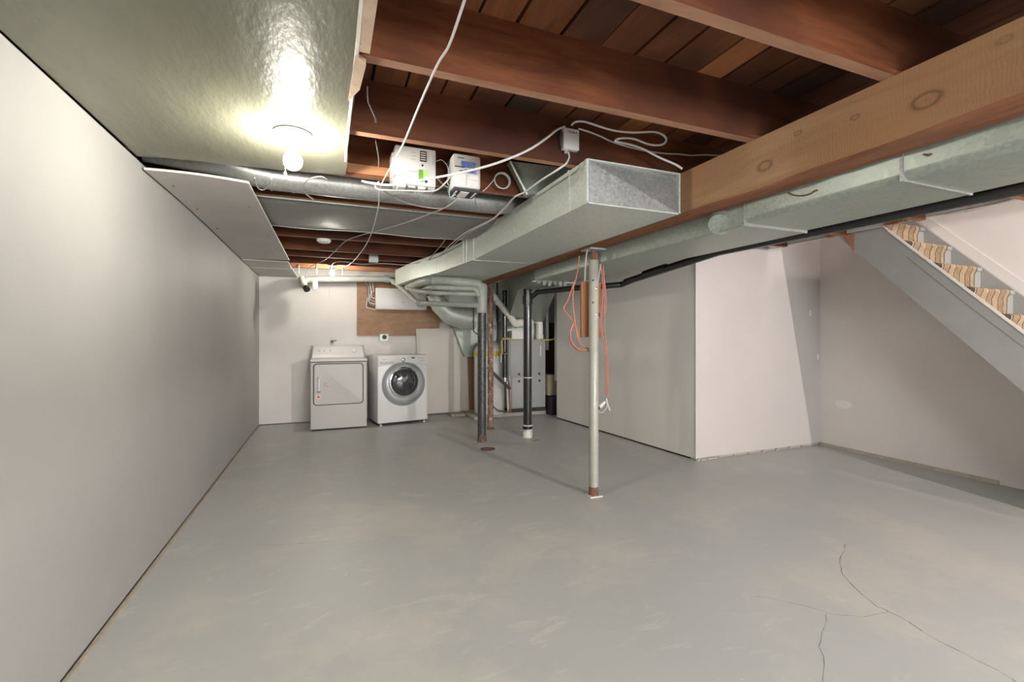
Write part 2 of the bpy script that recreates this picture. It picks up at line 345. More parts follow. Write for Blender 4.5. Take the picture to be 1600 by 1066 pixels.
def carpet_material():
    m = bpy.data.materials.new('striped_carpet'); m.use_nodes = True
    nt = m.node_tree; N = nt.nodes; L = nt.links; p = N['Principled BSDF']; p.inputs['Roughness'].default_value = .95
    tc = N.new('ShaderNodeTexCoord'); s = N.new('ShaderNodeSeparateXYZ'); L.new(tc.outputs['Object'], s.inputs[0])
    n = N.new('ShaderNodeTexNoise'); n.inputs['Scale'].default_value = 18; L.new(tc.outputs['Object'], n.inputs[0])
    ad = N.new('ShaderNodeMath'); ad.operation = 'MULTIPLY_ADD'; L.new(n.outputs[0], ad.inputs[0]); ad.inputs[1].default_value = .02; L.new(s.outputs[0], ad.inputs[2])
    mr = N.new('ShaderNodeMapRange'); mr.inputs[1].default_value = -.29; mr.inputs[2].default_value = .31; L.new(ad.outputs[0], mr.inputs[0])
    cr = N.new('ShaderNodeValToRGB'); cr.color_ramp.interpolation = 'CONSTANT'; L.new(mr.outputs[0], cr.inputs[0])
    t1 = (.27, .185, .105, 1); t2 = (.36, .26, .165, 1); bk = (.045, .028, .02, 1); tp = (.42, .33, .26, 1)
    st = [(0, bk), (.04, tp), (.07, bk), (.09, t1), (.22, bk), (.235, t2), (.36, bk), (.375, t1), (.5, bk), (.515, t2), (.64, bk), (.655, t1), (.76, bk), (.775, t2), (.86, bk), (.88, tp), (.91, bk), (.93, tp), (.95, bk)]
    e = cr.color_ramp.elements; e[0].position = 0; e[0].color = bk; e[1].position = .04; e[1].color = tp
    for ps, c in st[2:]: q = e.new(ps); q.color = c
    n2 = N.new('ShaderNodeTexNoise'); n2.inputs['Scale'].default_value = 60; L.new(tc.outputs['Object'], n2.inputs[0])
    mx = N.new('ShaderNodeMix'); mx.data_type = 'RGBA'; mx.blend_type = 'MULTIPLY'; mx.inputs[0].default_value = .5; L.new(cr.outputs[0], mx.inputs[6])
    mr2 = N.new('ShaderNodeMapRange'); mr2.inputs[1].default_value = .3; mr2.inputs[2].default_value = .7; mr2.inputs[3].default_value = .45; mr2.inputs[4].default_value = 1.2; L.new(n2.outputs[0], mr2.inputs[0])
    L.new(mr2.outputs[0], mx.inputs[7]); L.new(mx.outputs[2], p.inputs['Base Color'])
    b = N.new('ShaderNodeBump'); b.inputs['Strength'].default_value = .8; b.inputs['Distance'].default_value = .006; L.new(n2.outputs[0], b.inputs['Height']); L.new(b.outputs[0], p.inputs['Normal'])
    return m
M_carpet = carpet_material()

# ================================================================ STRUCTURE
YB, YF, XL, XS = 7.17, -3.4, -.875, 5.18     # back wall, wall behind the camera, left wall, stairwell wall
fl = struct(B().box(XL-.1, XS+.15, YF-.1, YB+.1, -.12, 0).build('floor', M_floor))
def crack(pix, r=.0022, name='crack'):
    pts = [at(x, y, Z=.0003) for x, y in pix]; out = [pts[0]]
    for a, b in zip(pts, pts[1:]):
        n = max(2, int((b-a).length/.05))
        for i in range(1, n+1):
            q = a.lerp(b, i/n)
            if i < n: q += Vector((random.uniform(-.008, .008), random.uniform(-.008, .008), 0))
            out.append(q)
    bb = B(); r = r*.7
    for a, b in zip(out, out[1:]):
        d = (b-a).normalized(); s_ = Vector((-d.y, d.x, 0))*r*random.uniform(.35, 1.2)
        bb.face([a-s_, b-s_, b+s_, a+s_])
    return bb.build(name, M_crack, fl)
crack([(1320, 850), (1312, 880), (1318, 900), (1348, 930), (1370, 948), (1388, 956), (1420, 972), (1460, 998), (1500, 1018), (1560, 1048), (1600, 1075)], .0028)
crack([(1388, 957), (1350, 964), (1300, 960), (1250, 945), (1180, 932)], .0014)
crack([(1290, 960), (1284, 990), (1279, 1010), (1288, 1040), (1285, 1066)], .0014)
crack([(400, 852), (460, 850), (520, 846), (570, 838)], .0014)
crack([(530, 712), (580, 707), (625, 712), (590, 730)], .0012)
# pale scuffs where the floor paint is worn through, and the crumbs of old paint
def scuff(px, py, w_, h_, a, m):
    c = at(px, py, Z=.0006); pts = []
    for k in range(11):
        t = 2*PI*k/11; q = Vector((math.cos(t)*w_*random.uniform(.6, 1), math.sin(t)*h_*random.uniform(.5, 1), 0)); q.rotate(Matrix.Rotation(a, 3, 'Z')); pts.append(c+q)
    b = B(); b.face(pts); return b.build('paint_scuff', m, fl)
M_scuff = mat('bare_scuff', (.60, .56, .49), .7, c2=(.4, .385, .35), scale=14)
M_pinkscuff = mat('pink_scuff', (.42, .30, .26), .8, c2=(.36, .26, .22), scale=14)
for a in ((838, 688, .10, .035, .3), (742, 694, .06, .02, .2), (770, 672, .07, .02, 0)): scuff(*a, M_pinkscuff)
for a in ((541, 897, .055, .006, 1.25), (543, 893, .008, .007, 0), (296, 871, .012, .05, -.5), (491, 765, .01, .008, 0), (328, 905, .006, .05, -.3), (428, 895, .05, .012, .5), (345, 900, .006, .05, -.7)):
    scuff(*a, M_scuff)

wl = struct(B().box(XL-.05, XL, YF, YB, .022, 2.110).build('wall_left', M_wall))
struct(B().box(XL-.25, XL-.06, YF, YB, -.1, 2.6).build('wall_left_backing', M_dark))
B().box(XL+.0005, XL+.014, 1.2, 7.1, 0.0, .012).build('base_strip', M_baseboard, wl)
B().box(XL-.055, XL-.04, YF, YB, 0, .03).build('shadow_gap', M_dark, wl)
wb = struct(B().box(XL-.06, 4.0, YB, YB+.1, .012, 2.5).build('wall_back', M_wallback))
# partition on the right, its skewed long face, the face toward the camera, and the stairwell wall
A0, A1 = Vector((3.375, 3.55)), Vector((3.17, 6.13))
wr = struct(B().prism([(A0.x, A0.y, .02), (A1.x, A1.y, .02), (A1.x+.12, A1.y+.01, .02), (A0.x+.12, A0.y+.02, .02)], (0, 0, 2.3)).build('wall_right', M_wallright))
B().prism([(A0.x+.015, A0.y+.02, 0), (A1.x+.01, A1.y-.01, 0), (A1.x+.1, A1.y, 0), (A0.x+.1, A0.y+.02, 0)], (0, 0, .03)).build('shadow_gap', M_dark, wr)
B().tube([(A0.x-.004, A0.y-.004, .02), (A0.x-.004, A0.y-.004, 2.12)], .005, 6).build('corner_bead', M_wallpink, wr)
wa = struct(B().box(A0.x, XS+.02, A0.y, A0.y+.1, .025, 2.36).build('wall_alcove', M_wallpink))
B().box(A0.x+.01, XS, A0.y+.012, A0.y+.09, 0, .03).build('shadow_gap', M_concrete, wa)
for k in range(16):
    x = A0.x+.0+k*.03 if k < 9 else A0.x+.3+(k-9)*.2
    B().box(x, x+random.uniform(.02, .05), A0.y-random.uniform(.004, .014), A0.y+.01, 0, random.uniform(.008, .022)).build('plaster_crumb', M_concrete, wa)
wsx = struct(B().box(XS, XS+.12, YF, A0.y+.1, .0, 4.9).build('wall_stairwell', M_wallstair))
B().box(XS-.02, XS, 2.05, A0.y-.01, .0, .03).build('base_strip', M_baseboard, wsx)
# spots of filler on the painted drywall
def spot(px, py, Y=None, X=None, r=.03, rz=.045, par=None, m=M_edgewhite):
    c = at(px, py, X=X, Y=Y); b = B(); n = 14
    b.face([c+(Vector((math.cos(2*PI*k/n)*r, -.001, math.sin(2*PI*k/n)*rz)) if Y else Vector((-.001, math.cos(2*PI*k/n)*r, math.sin(2*PI*k/n)*rz))) for k in range(n)])
    return b.build('filler_spot', m, par)
M_filler = mat('filler', (.78, .74, .70), .7, c2=(.75, .71, .67), scale=8)
spot(1266, 490, Y=A0.y, r=.016, rz=.035, par=wa, m=M_filler); spot(1278, 558, Y=A0.y, r=.016, rz=.035, par=wa, m=M_filler)
spot(1318, 632, X=XS, r=.09, rz=.045, par=wsx, m=M_filler)
# furnace corner
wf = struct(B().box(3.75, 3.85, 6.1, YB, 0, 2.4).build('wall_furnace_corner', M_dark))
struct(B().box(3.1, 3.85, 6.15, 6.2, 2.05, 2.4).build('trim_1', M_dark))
# wall behind the camera, with a window opening added for the fill light
wfr = struct(B().box(XL-.06, -.1, YF-.1, YF, 0, 2.5).build('wall_front', M_wall))
B().box(2.7, XS+.1, YF-.1, YF, 0, 2.5).build('wall_pier', M_wall, wfr)
B().box(-.1, 2.7, YF-.1, YF, 0, .9).build('wall_sill_part', M_wall, wfr); B().box(-.1, 2.7, YF-.1, YF, 2.0, 2.5).build('wall_lintel', M_wall, wfr)
wn = struct(B().box(-.1, -.05, YF-.06, YF-.01, .9, 2.0).build('fill_window_1', M_white))
for a in ((2.65, 2.7, .9, 2.0), (-.1, 2.7, .9, .95), (-.1, 2.7, 1.95, 2.0), (1.28, 1.32, .95, 1.95)): B().box(a[0], a[1], YF-.06, YF-.01, a[2], a[3]).build('fill_window_frame', M_white, wn)

# ---- ceiling: subfloor boards on joists
ZJ, ZS = 2.14, 2.375
ce = struct(B().box(XL-.2, 4.33, YF, YB+.1, ZS+.03, ZS+.08).build('ceiling', M_dark))
x = XL-.1; k = 0
while x < 4.28:
    wd = random.choice((.145, .15, .165, .17, .18))
    m = random.choice((M_subfloor, M_subfloor, M_subfloor2, M_subfloor3 if k % 5 == 0 else M_subfloor))
    if .9 < x < 1.3: m = M_subfloor
    B().box(x, min(x+wd-random.choice((.005, .010, .014)), 4.33), YF, YB+.05, ZS, ZS+.03).build('board', m, ce)
    x += wd; k += 1
JY = [-2.42, -1.85, -1.28, -.72, -.15, .42, .988, 1.547, 2.137, 2.725, 3.30, 4.20, 4.62, 5.26, 5.75, 6.33]
for y in JY:
    o = B().box(XL-.1, 4.33, y, y+.043, ZJ+random.uniform(-.004, .004), ZS).build('joist', None, ce, mats=[M_joist, M_joistlitedge], pick=lambda f: 1 if f.calc_center_median().z < ZJ+.02-wm(ce).translation.z and abs(f.normal.z) > .8 else 0)
# sill timber against the back wall carries the cable staples
o = B().box(XL, 1.75, 6.62, 6.70, ZJ-.01, ZS).build('sill_timber', M_litjoist, ce)
# thin strip on the joist face: the bulb-lit patch put in as colour
B().box(.10, .55, 2.72, 2.725, 2.15, 2.2).build('lit_joist_strip', M_litjoist, ce)

# upstairs part of the stairwell (closed off so that light stays inside)
struct(B().box(4.33, 4.37, YF, A0.y+.1, ZS, 4.9).build('wall_upper_left', M_wallstair))
struct(B().box(4.37, XS, A0.y, A0.y+.1, 2.36, 4.9).build('wall_upper_back', M_wallstair))
struct(B().box(4.37, XS, -1.2, -1.1, 2.4, 4.9).build('wall_upper_front', M_wallstair))
struct(B().box(4.33, XS+.1, -1.2, A0.y+.1, 4.9, 5.0).build('ceiling_upstairs', M_wallstair))
struct(B().box(4.33, XS, YF, -1.1, ZS, ZS+.06).build('ceiling_stairwell_front', M_subfloor2))
# header along the edge of the stairwell
hd = struct(B().grid(lambda u, v: Vector((4.325+(.045 if v > .5 else 0), YF+u*(A0.y-YF), 2.160+.012*math.sin(u*60)*math.sin(u*23)*(1 if v in (0, 1) else 1)+.0)), 120, 1).build('trim_2', M_header))
B().box(4.325, 4.372, YF, 3.42, 2.165, 2.203).build('header_board', M_header, hd)
B().box(4.33, 4.37, YF, A0.y, 2.203, ZS).build('header_back', M_dark, hd)
# bare brown wedge where plaster broke away, beside the stair top
hp = at(1316, 353, X=4.322); 
B().prism([at(1313, 362, X=4.396), at(1336, 366, X=4.396), at(1334, 394, X=4.396)], (.003, 0, 0)).build('bare_patch', M_brownpatch, hd)

# ================================================================ SUPPORT BEAM AND POSTS
BX0, BX1 = 1.82, 1.955
kn = [(0, at(1447, 155, X=BX0).y, at(1447, 155, X=BX0).z, .028), (0, at(1195, 258, X=BX0).y, at(1195, 258, X=BX0).z, .024), (0, at(1570, 60, X=BX0).y, at(1570, 60, X=BX0).z, .012), (0, at(1336, 182, X=BX0).y, at(1336, 182, X=BX0).z, .010), (0, at(1247, 207, X=BX0).y, at(1247, 207, X=BX0).z, .010)]
BY0, BY1 = -3.3, 6.0
cx, cy, cz = (BX0+BX1)/2, (BY0+BY1)/2, 1.905
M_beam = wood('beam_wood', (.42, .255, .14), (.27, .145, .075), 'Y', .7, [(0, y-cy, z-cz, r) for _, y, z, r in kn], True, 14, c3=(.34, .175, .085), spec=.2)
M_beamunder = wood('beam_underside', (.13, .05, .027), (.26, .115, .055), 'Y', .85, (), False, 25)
b = B()
n = 90; rs = []
for i in range(n+1):
    y = BY0+(BY1-BY0)*i/n; j = lambda a: random.uniform(-a, a)
    ch = .012+.006*math.sin(y*3.1)+.004*math.sin(y*11)
    rs.append([(BX0+j(.001), y, 1.905+ch), (BX0+ch*1.3+j(.002), y, 1.905+j(.003)), (BX1, y, 1.905), (BX1, y, 2.139), (BX0, y, 2.139)])
b.rings(rs)
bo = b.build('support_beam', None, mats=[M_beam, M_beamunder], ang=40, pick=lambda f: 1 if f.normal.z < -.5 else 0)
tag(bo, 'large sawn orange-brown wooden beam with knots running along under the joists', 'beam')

def anchor(pt): return pt
pt = thing('steel_post', 'pale painted round steel jack post standing mid-floor under the wooden beam', 'post', (1.907, 3.07, 0))
B().lathe([(.037, .004), (.037, 1.815), (.034, 1.82)], (1.907, 3.07, 0), n=28).build('post_tube', M_post, pt)
B().lathe([(.0375, .01), (.0378, .05), (.0372, .075)], (1.907, 3.07, 0), n=24).build('rusty_foot', M_rust, pt)
B().box(1.907-.055, 1.907+.055, 3.07-.045, 3.07+.045, 0, .008).build('base_plate', M_white, pt)
B().lathe([(.02, 1.80), (.02, 1.895)], (1.907, 3.07, 0), n=16).build('screw', M_rust, pt)
B().box(1.907-.07, 1.907+.085, 3.0, 3.14, 1.892, 1.9048).build('top_plate', M_grey, pt)
for z in (1.66, 1.49): 
    c = Vector((1.907, 3.07, z)); dv = Vector((-.62, -.78, 0)).normalized()
    B().lathe([(.007, .034), (.007, .0385)], c, dv, n=10).build('bolt_hole', M_ink, pt)
for z in (1.60, 1.40):
    dv = Vector((-.05, -1, 0)).normalized()
    B().lathe([(.009, .034), (.009, .042), (.005, .044)], (1.907, 3.07, z), dv, n=8).build('bolt', M_chrome, pt)

wk = thing('cord_winder', 'orange-brown wooden plank hanging behind the steel post wound with cord', 'plank', (1.93, 3.16, 1.22))
B().rbox(1.845, 2.025, 3.145, 3.17, 1.225, 1.66, .003, 1).build('plank', M_plank, wk)
# the hanging wires that carry it
B().tube([(1.845, 3.06, 1.90), (1.85, 3.09, 1.82), (1.87, 3.14, 1.66)], .005, 6, 5).build('hanging_wire', M_cordpale, wk)
B().tube([(2.0, 3.08, 1.90), (1.99, 3.1, 1.80), (1.99, 3.14, 1.66)], .005, 6, 5).build('hanging_wire', M_cordpale, wk)

# orange extension cord
ec = thing('extension_cord', 'orange extension cord looped on the wooden plank with plug ends hanging beside the post', 'cord', (2.0, 3.12, .8))
def pth(pix, Y): return [at(x, y, Y=Y) for x, y in pix]
bb = B()
for pix, Y in (([(905, 400), (903, 420), (899, 440)], 3.12), ([(897, 440), (895, 470), (898, 500), (903, 530), (912, 542), (925, 546)], 3.12),
               ([(898, 438), (887, 470), (881, 483), (897, 505), (905, 530)], 3.12),
               ([(897, 503), (892, 515), (892, 530), (900, 543), (912, 548), (926, 545), (934, 530)], 3.11), ([(896, 508), (890, 525), (896, 541), (908, 549), (926, 547)], 3.13),
               ([(934, 392), (937, 412), (943, 430), (946, 455), (947, 478), (944, 492), (939, 495), (934, 480)], 3.13),
               ([(931, 392), (934, 410), (940, 425), (942, 460), (938, 500), (942, 525), (947, 560), (948, 620)], 3.11),
               ([(937, 398), (942, 415), (944, 440), (945, 520), (949, 560), (950, 618)], 3.13)):
    bb.tube(pth(pix, Y), .0048, 7, 6)
bb.build('cord', M_cord, ec)
p0 = at(947, 622, Y=3.12)
B().tube([p0, p0+Vector((.0, 0, -.03)), p0+Vector((.03, 0, -.10))], .012, 10, rad=[.008, .014, .012]).build('plug', M_grey, ec)
q0 = at(945, 628, Y=3.11); q1 = at(936, 637, Y=3.1)
B().tube([q0, q0.lerp(q1, .5), q1], .014, 10, rad=[.009, .017, .017]).build('socket_end', M_white, ec)
B().tube([q1, q1+(q1-q0).normalized()*.012], .0135, 10, rad=[.0135, .0135]).build('socket_face', M_ink, ec)
B().tube(pth([(949, 628), (947, 638), (942, 644), (937, 645), (935, 640)], 3.11), .004, 7, 6).build('cord_tail', M_cablegrey, ec)

# rusty post further back
rp = thing('rusty_post', 'rusty flaking steel post behind the black drain stack', 'post', (2.0, 5.77, 0))
B().lathe([(.040, .0), (.040, .4), (.038, 1.3), (.039, 1.9)], (2.0, 5.77, 0), n=20).build('post_tube', M_rustpost, rp)
B().lathe([(.052, 0), (.046, .02), (.041, .03)], (2.0, 5.77, 0), n=16).build('foot_ring', M_ironrust, rp)

# ================================================================ DUCTS
# main trunk, left of the beam
tr = thing('trunk_duct', 'large galvanized rectangular heating duct hanging along the left side of the beam', 'duct', (1.52, 3.5, 1.9))
ys = 2.03; x0, x1, z0, z1 = 1.222, 1.815, 1.912, 2.136
tb = B()
tb.rings([[(x0, ys, z0), (x1, ys, z0), (x1, ys, z1), (x0, ys, z1)], [(x0, 4.0, z0+.01), (x1, 4.0, z0+.01), (x1, 4.0, z1), (x0, 4.0, z1)]], cap=False)
tb.build('duct_section', M_galv, tr)
tb = B(); xa = .965
tb.rings([[(x0-.004, 4.0, z0+.008), (x1, 4.0, z0+.008), (x1, 4.0, z1+.001), (x0-.004, 4.0, z1+.001)], [(x0-.09, 4.9, z0+.012), (x1, 4.9, z0+.012), (x1, 4.9, z1), (x0-.09, 4.9, z1)], [(xa, 5.7, z0+.015), (x1, 5.5, z0+.015), (x1, 5.5, z1), (xa, 5.7, z1)], [(xa-.1, 6.5, z0+.015), (1.6, 6.2, z0+.015), (1.6, 6.2, z1), (xa-.1, 6.5, z1)]], cap=True)
tb.build('duct_section', M_galv, tr)
# folded end cap with its diagonal crease
eb = B(); yc = ys+.002
P = [Vector((x0, ys, z0)), Vector((x1, ys, z0)), Vector((x1, ys, z1)), Vector((x0, ys, z1))]
d1 = P[3].lerp(P[1], .0)+Vector((0, .0, 0))
eb.face([P[3]+Vector((.004, 0, -.004)), P[1]+Vector((-.004, .0, .004)), P[2]+Vector((-.004, .022, -.004))]); eb.face([P[3]+Vector((.004, 0, -.004)), P[0]+Vector((.004, .022, .004)), P[1]+Vector((-.004, 0, .004))])
eb.build('end_cap', M_galvdark, tr)
fb = B()
fb.box(x0-.004, x0+.006, ys-.004, ys+.02, z0-.003, z1); fb.box(x1-.010, x1+.002, ys-.004, ys+.02, z0-.003, z1)
fb.box(x0, x1, ys-.004, ys+.014, z0-.003, z0+.004); fb.box(x0, x1, ys-.006, ys+.014, z1-.006, z1+.001)
fb.build('cap_flange', M_galv, tr)
for y, dx in ((2.21, 0), (3.98, 0), (4.14, -.02), (4.22, -.028), (5.0, -.106), (5.22, -.138)):
    B().box(x0-.006+dx, x0+.003+dx, y, y+.012, z0+.006, z1+.002).build('seam', M_galv, tr)
B().box(x0, x1, 3.99, 4.0, z0+.004, z0+.012).build('seam', M_galvdark, tr)
# take-off boot on top near the control boxes
tk = B()
tk.hexa([at(822, 303, Y=2.66), at(866, 268, Y=2.3)+Vector((0, 0, -.02)), at(880, 262, Y=2.5), (1.2, 2.70, 2.14), at(797, 252, Y=2.66), at(806, 250, Y=2.62), (1.2, 2.62, 2.33), (1.2, 2.70, 2.33)])
tk = B().prism([at(824, 304, Y=2.64), at(870, 300, Y=2.64), at(905, 262, Y=2.64), at(880, 262, Y=2.64), at(797, 252, Y=2.64)], (0, .06, 0))
tk.build('take_off_boot', M_galvold, tr)
B().tube([at(797, 252, Y=2.635), at(824, 304, Y=2.635)], .008, 6).build('boot_rib', M_galv, tr)

# second duct to the right of the beam
sd = thing('return_duct', 'long galvanized duct running under the joists right of the wooden beam', 'duct', (2.2, 1.5, 1.8))
def roundrect(x0, x1, y, z0, z1, r):
    pts = []
    for cx_, cz_, a0 in ((x0+r, z0+r, PI), (x1-r*.2, z0+r*.2, 1.5*PI)):
        rr = r if a0 == PI else r*.2
        for k in range(5): a = a0+k*PI/8; pts.append((cx_+math.cos(a)*rr, y, cz_+math.sin(a)*rr))
    pts += [(x1, y, z1), (x0, y, z1)]
    return pts
B().rings([roundrect(1.972, 2.43, YF+.02, 1.816, 2.09, .035), roundrect(1.972, 2.43, 1.045, 1.816, 2.09, .035)]).build('duct_section', M_galvold, sd)
B().rings([roundrect(1.970, 2.432, 1.05, 1.812, 2.09, .03), roundrect(1.970, 2.432, 1.74, 1.812, 2.09, .03)]).build('duct_section', M_galvold, sd)
B().rings([roundrect(1.974, 2.428, 1.745, 1.800, 2.09, .012), roundrect(1.974, 2.428, 4.31, 1.800, 2.09, .012)]).build('duct_section', M_galvold, sd)
B().box(1.966, 2.434, 1.738, 1.748, 1.798, 2.09).build('seam', M_galvdark, sd)
B().box(1.968, 2.434, 1.043, 1.052, 1.809, 2.09).build('seam', M_galvdark, sd)
B().box(1.955, 2.45, 4.3, 4.34, 1.79, 1.80).build('end_flange', M_galv, sd)
# round take-off collar under the beam
c0 = at(1122, 345, X=1.965); c0.z += .02
tb = B().lathe([(.066, -.07), (.068, .0), (.060, .012), (.058, .03)], (1.985, c0.y, 1.853), (-.75, -.35, -.55), n=24)
tb.build('round_collar', M_galvold, sd)
for k, (x, y) in enumerate(((1180, 322), (1200, 313), (1268, 300), (1288, 296))):
    p_ = at(x, y, X=1.969)
M_mud = mat('dried_mud', (.10, .06, .035), .9, c2=(.16, .11, .07), scale=30)
B().tube([at(x, y, X=1.968) for x, y in ((1231, 301), (1240, 305), (1254, 306), (1266, 303), (1272, 299), (1277, 297))], .004, 6, 4).build('mud_smear', M_mud, sd)
B().tube([at(x, y, X=1.968) for x, y in ((1443, 241), (1450, 243), (1454, 240))], .004, 6, 4).build('mud_smear', M_mud, sd)
B().tube([at(x, y, X=1.968) for x, y in ((1208, 299), (1209, 304))], .005, 6).build('mud_smear', M_mud, sd)
# transition down to the furnace
ft = thing('furnace_plenum', 'sloping sheet-metal plenum joining the duct to the furnace', 'plenum', (2.8, 6.4, 1.3))
B().rings([[(1.98, 4.34, 1.80), (2.43, 4.34, 1.80), (2.43, 4.34, 2.09), (1.98, 4.34, 2.09)], [(2.2, 5.3, 1.80), (2.72, 5.3, 1.80), (2.72, 5.3, 2.09), (2.2, 5.3, 2.09)], [(2.55, 6.55, 1.45), (3.15, 6.55, 1.45), (3.15, 6.55, 2.1), (2.55, 6.55, 2.1)]]).build('transition', M_galvold, ft)
B().box(2.55, 3.15, 6.55, 7.1, 1.45, 2.1).build('plenum_box', M_galvold, ft)
B().box(2.6, 3.1, 6.72, 7.1, 1.175, 1.45).build('coil_case', M_galv, ft)
for x_ in (2.36, 2.5): B().box(x_, x_+.012, 5.0, 5.3, 1.793, 1.80).build('seam', M_galvold, ft)
# ragged loose tin hanging at the joint
rg = B()
for k in range(6): x_ = 1.98+k*.06; rg.prism([(x_, 4.25, 1.8), (x_+.045, 4.25, 1.8), (x_+.04, 4.27, 1.80-random.uniform(.02, .06)), (x_+.01, 4.27, 1.8-random.uniform(.02, .06))], (0, .004, 0))
rg.build('loose_tin', M_galvold, ft)

# round duct and flat sheet pan across the joist bays
rd = thing('round_duct', 'round galvanized duct crossing between the joists above the control boxes', 'duct', (0, 3.08, 2.1))
pr = [(-.9, 2.98, 2.24), (-.55, 3.02, 2.22), (-.42, 3.07, 2.20), (-.3, 3.10, 2.195), (1.0, 3.10, 2.19), (1.3, 3.10, 2.2)]
B().tube(pr, .083, 28).build('duct_pipe', M_galvdark, rd)
for x_ in (-.32, -.2, .12, .75): B().tube([(x_, 3.10, 2.194), (x_+.012, 3.10, 2.194)], .0855, 28).build('joint_ring', M_galvdark, rd)
pn = thing('sheet_metal_pan', 'flat grey sheet-metal panel closing the joist bays behind the round duct', 'duct', (.2, 3.75, 2.1))
def panf(u, v):
    x = XL+.0+u*(1.22-XL); y = 3.345+v*(4.19-3.345)
    z = 2.135-.022*math.sin(PI*v)-.012*math.sin(u*9)*math.sin(PI*v)+(.03*(1-v*9) if v < .11 else 0)+.006*math.sin(u*14)*(v > .9)
    return Vector((x, y, z))
B().grid(panf, 40, 18).build('pan', M_pan, pn)
B().box(XL, 1.22, 3.346, 3.352, 2.13, 2.30).build('pan_front_lip', M_galvold, pn)
B().tube([panf(i/30, 1)+Vector((0, 0, -.002)) for i in range(31)], .005, 6).build('pan_edge', M_galv, pn)

# ================================================================ CEILING PANELS
cp = thing('ceiling_panel', 'glossy olive painted ceiling board holding the lit bulb', 'ceiling board', (-.4, 1.0, 2.1))
def cpf(z):
    return lambda u, v: Vector((XL+.004+u*(.085-XL)+(-.004)*math.sin(v*50)*(u == 1), YF+.1+v*(2.79-YF-.1)-.11*u*v+.004*math.sin(u*40)*(v == 1), z+.003*math.sin(v*14+u*3)+.003*math.sin(u*7)))
b = B(); b.grid(cpf(2.118), 24, 90); b.grid(cpf(2.136), 24, 90)
b.build('board', M_ceilpaint, cp)
B().tube([Vector((.083, -3.2+i*.29, 2.124))+Vector((random.uniform(-.002, .002), 0, random.uniform(-.002, .002))) for i in range(21)], .007, 6).build('crumbled_edge', M_edgewhite, cp)
B().box(.088, .122, -3.0, 1.50, 2.118, 2.138).build('edge_strip', M_trimwood, cp)
B().prism([(.080, 1.53, 2.112), (.115, 1.56, 2.112), (.106, 1.72, 2.112), (.072, 1.82, 2.112)], (0, 0, .022)).build('edge_strip', M_trimwood, cp)
B().box(XL, .083, 2.66, 2.665, 2.136, 2.150).build('end_lip', M_edgewhite, cp)

sf = thing('soffit_sheet', 'sagging grey drywall sheet under the joists along the left wall', 'drywall sheet', (-.64, 4.5, 2.05))
def sff(z, o=0):
    return lambda u, v: Vector((XL+.012+u*(.46), 2.86+v*(5.72-2.86)+.0, z+.008*math.sin(PI*u)*(1-v)+.01*math.sin(v*5)*(1-u)-.012*u*(1-v)))
b = B(); b.grid(sff(2.078), 10, 30); b.grid(sff(2.091), 10, 30); b.build('sheet', M_soffit, sf)
B().tube([sff(2.084)(1, i/20) for i in range(21)], .0068, 6).build('cut_edge', M_edgewhite, sf)
B().tube([sff(2.084)(i/8, 0) for i in range(9)], .0068, 6).build('cut_edge', M_edgewhite, sf)
for (x_, y_) in ((-.80, 3.6), (-.80, 4.2), (-.47, 3.4), (-.46, 4.3), (-.8, 3.1), (-.46, 5.0)):
    B().lathe([(.004, 2.070), (.006, 2.079)], (x_, y_, 0), n=8).build('screw_head', M_rust, sf)
sf2 = B().rbox(XL+.01, -.41, 5.73, 6.28, 2.058, 2.070, .002, 1).build('soffit_sheet', M_soffit)
tag(sf2, 'short pale drywall piece just beyond the sagging sheet along the left wall', 'drywall sheet')
sf3 = B().rbox(XL+.01, -.40, 6.29, 7.16, 2.052, 2.066, .002, 1).build('soffit_sheet', M_soffit)
tag(sf3, 'pale drywall piece of the soffit that touches the back wall corner', 'drywall sheet')

# ================================================================ LIGHT FIXTURES
M_bulb = {k: bulb_mat('glowing_bulb_'+k, 1) for k in BULB_POWER}
def lampholder(key, label, c, ztop, r_base=.072, bulb_r=.032, chain=True, strength=1, tint=(1, .95, .84)):
    t = thing('bulb_lampholder', label, 'light', (c[0], c[1], ztop-.2))
    B().lathe([(r_base, 0), (r_base, -.006), (r_base*.9, -.012), (.032, -.020), (.030, -.055), (.022, -.058)], (c[0], c[1], ztop), n=32).build('porcelain_base', M_porcelain, t)
    B().lathe([(r_base+.006, .0005), (r_base+.006, -.003)], (c[0], c[1], ztop), n=32).build('gasket', M_ink, t)
    zb = ztop-.055-bulb_r*1.75
    prof = [(bulb_r*.42, bulb_r*1.75), (bulb_r*.5, bulb_r*1.3), (bulb_r*.8, bulb_r*.75), (bulb_r*.97, bulb_r*.3), (bulb_r, -.05*bulb_r), (bulb_r*.92, -.42*bulb_r), (bulb_r*.7, -.73*bulb_r), (bulb_r*.38, -.93*bulb_r), (.001, -bulb_r)]
    bm = M_bulb[key]; p = bm.node_tree.nodes['Principled BSDF']
    areab = 4*PI*bulb_r**2*1.15
    p.inputs['Emission Strength'].default_value = BULB_POWER[key]/(PI*areab)*.1
    p.inputs['Emission Color'].default_value = (*tint, 1)
    B().lathe(prof, (c[0], c[1], zb), n=24).build('bulb', bm, t)
    if chain:
        B().tube([(c[0]-.02, c[1]-.02, ztop-.05), (c[0]-.028, c[1]-.028, ztop-.10), (c[0]-.028, c[1]-.028, zb-.06)], .0012, 6).build('pull_chain', M_porcelain, t)
        B().lathe([(.001, 0), (.005, -.006), (.006, -.016), (.001, -.022)], (c[0]-.028, c[1]-.028, zb-.055), n=8).build('pull_knob', M_porcelain, t)
    return t
lampholder('main', 'bright bare bulb on round white holder under the painted ceiling board', (-.14, 2.21), 2.116, bulb_r=.038)
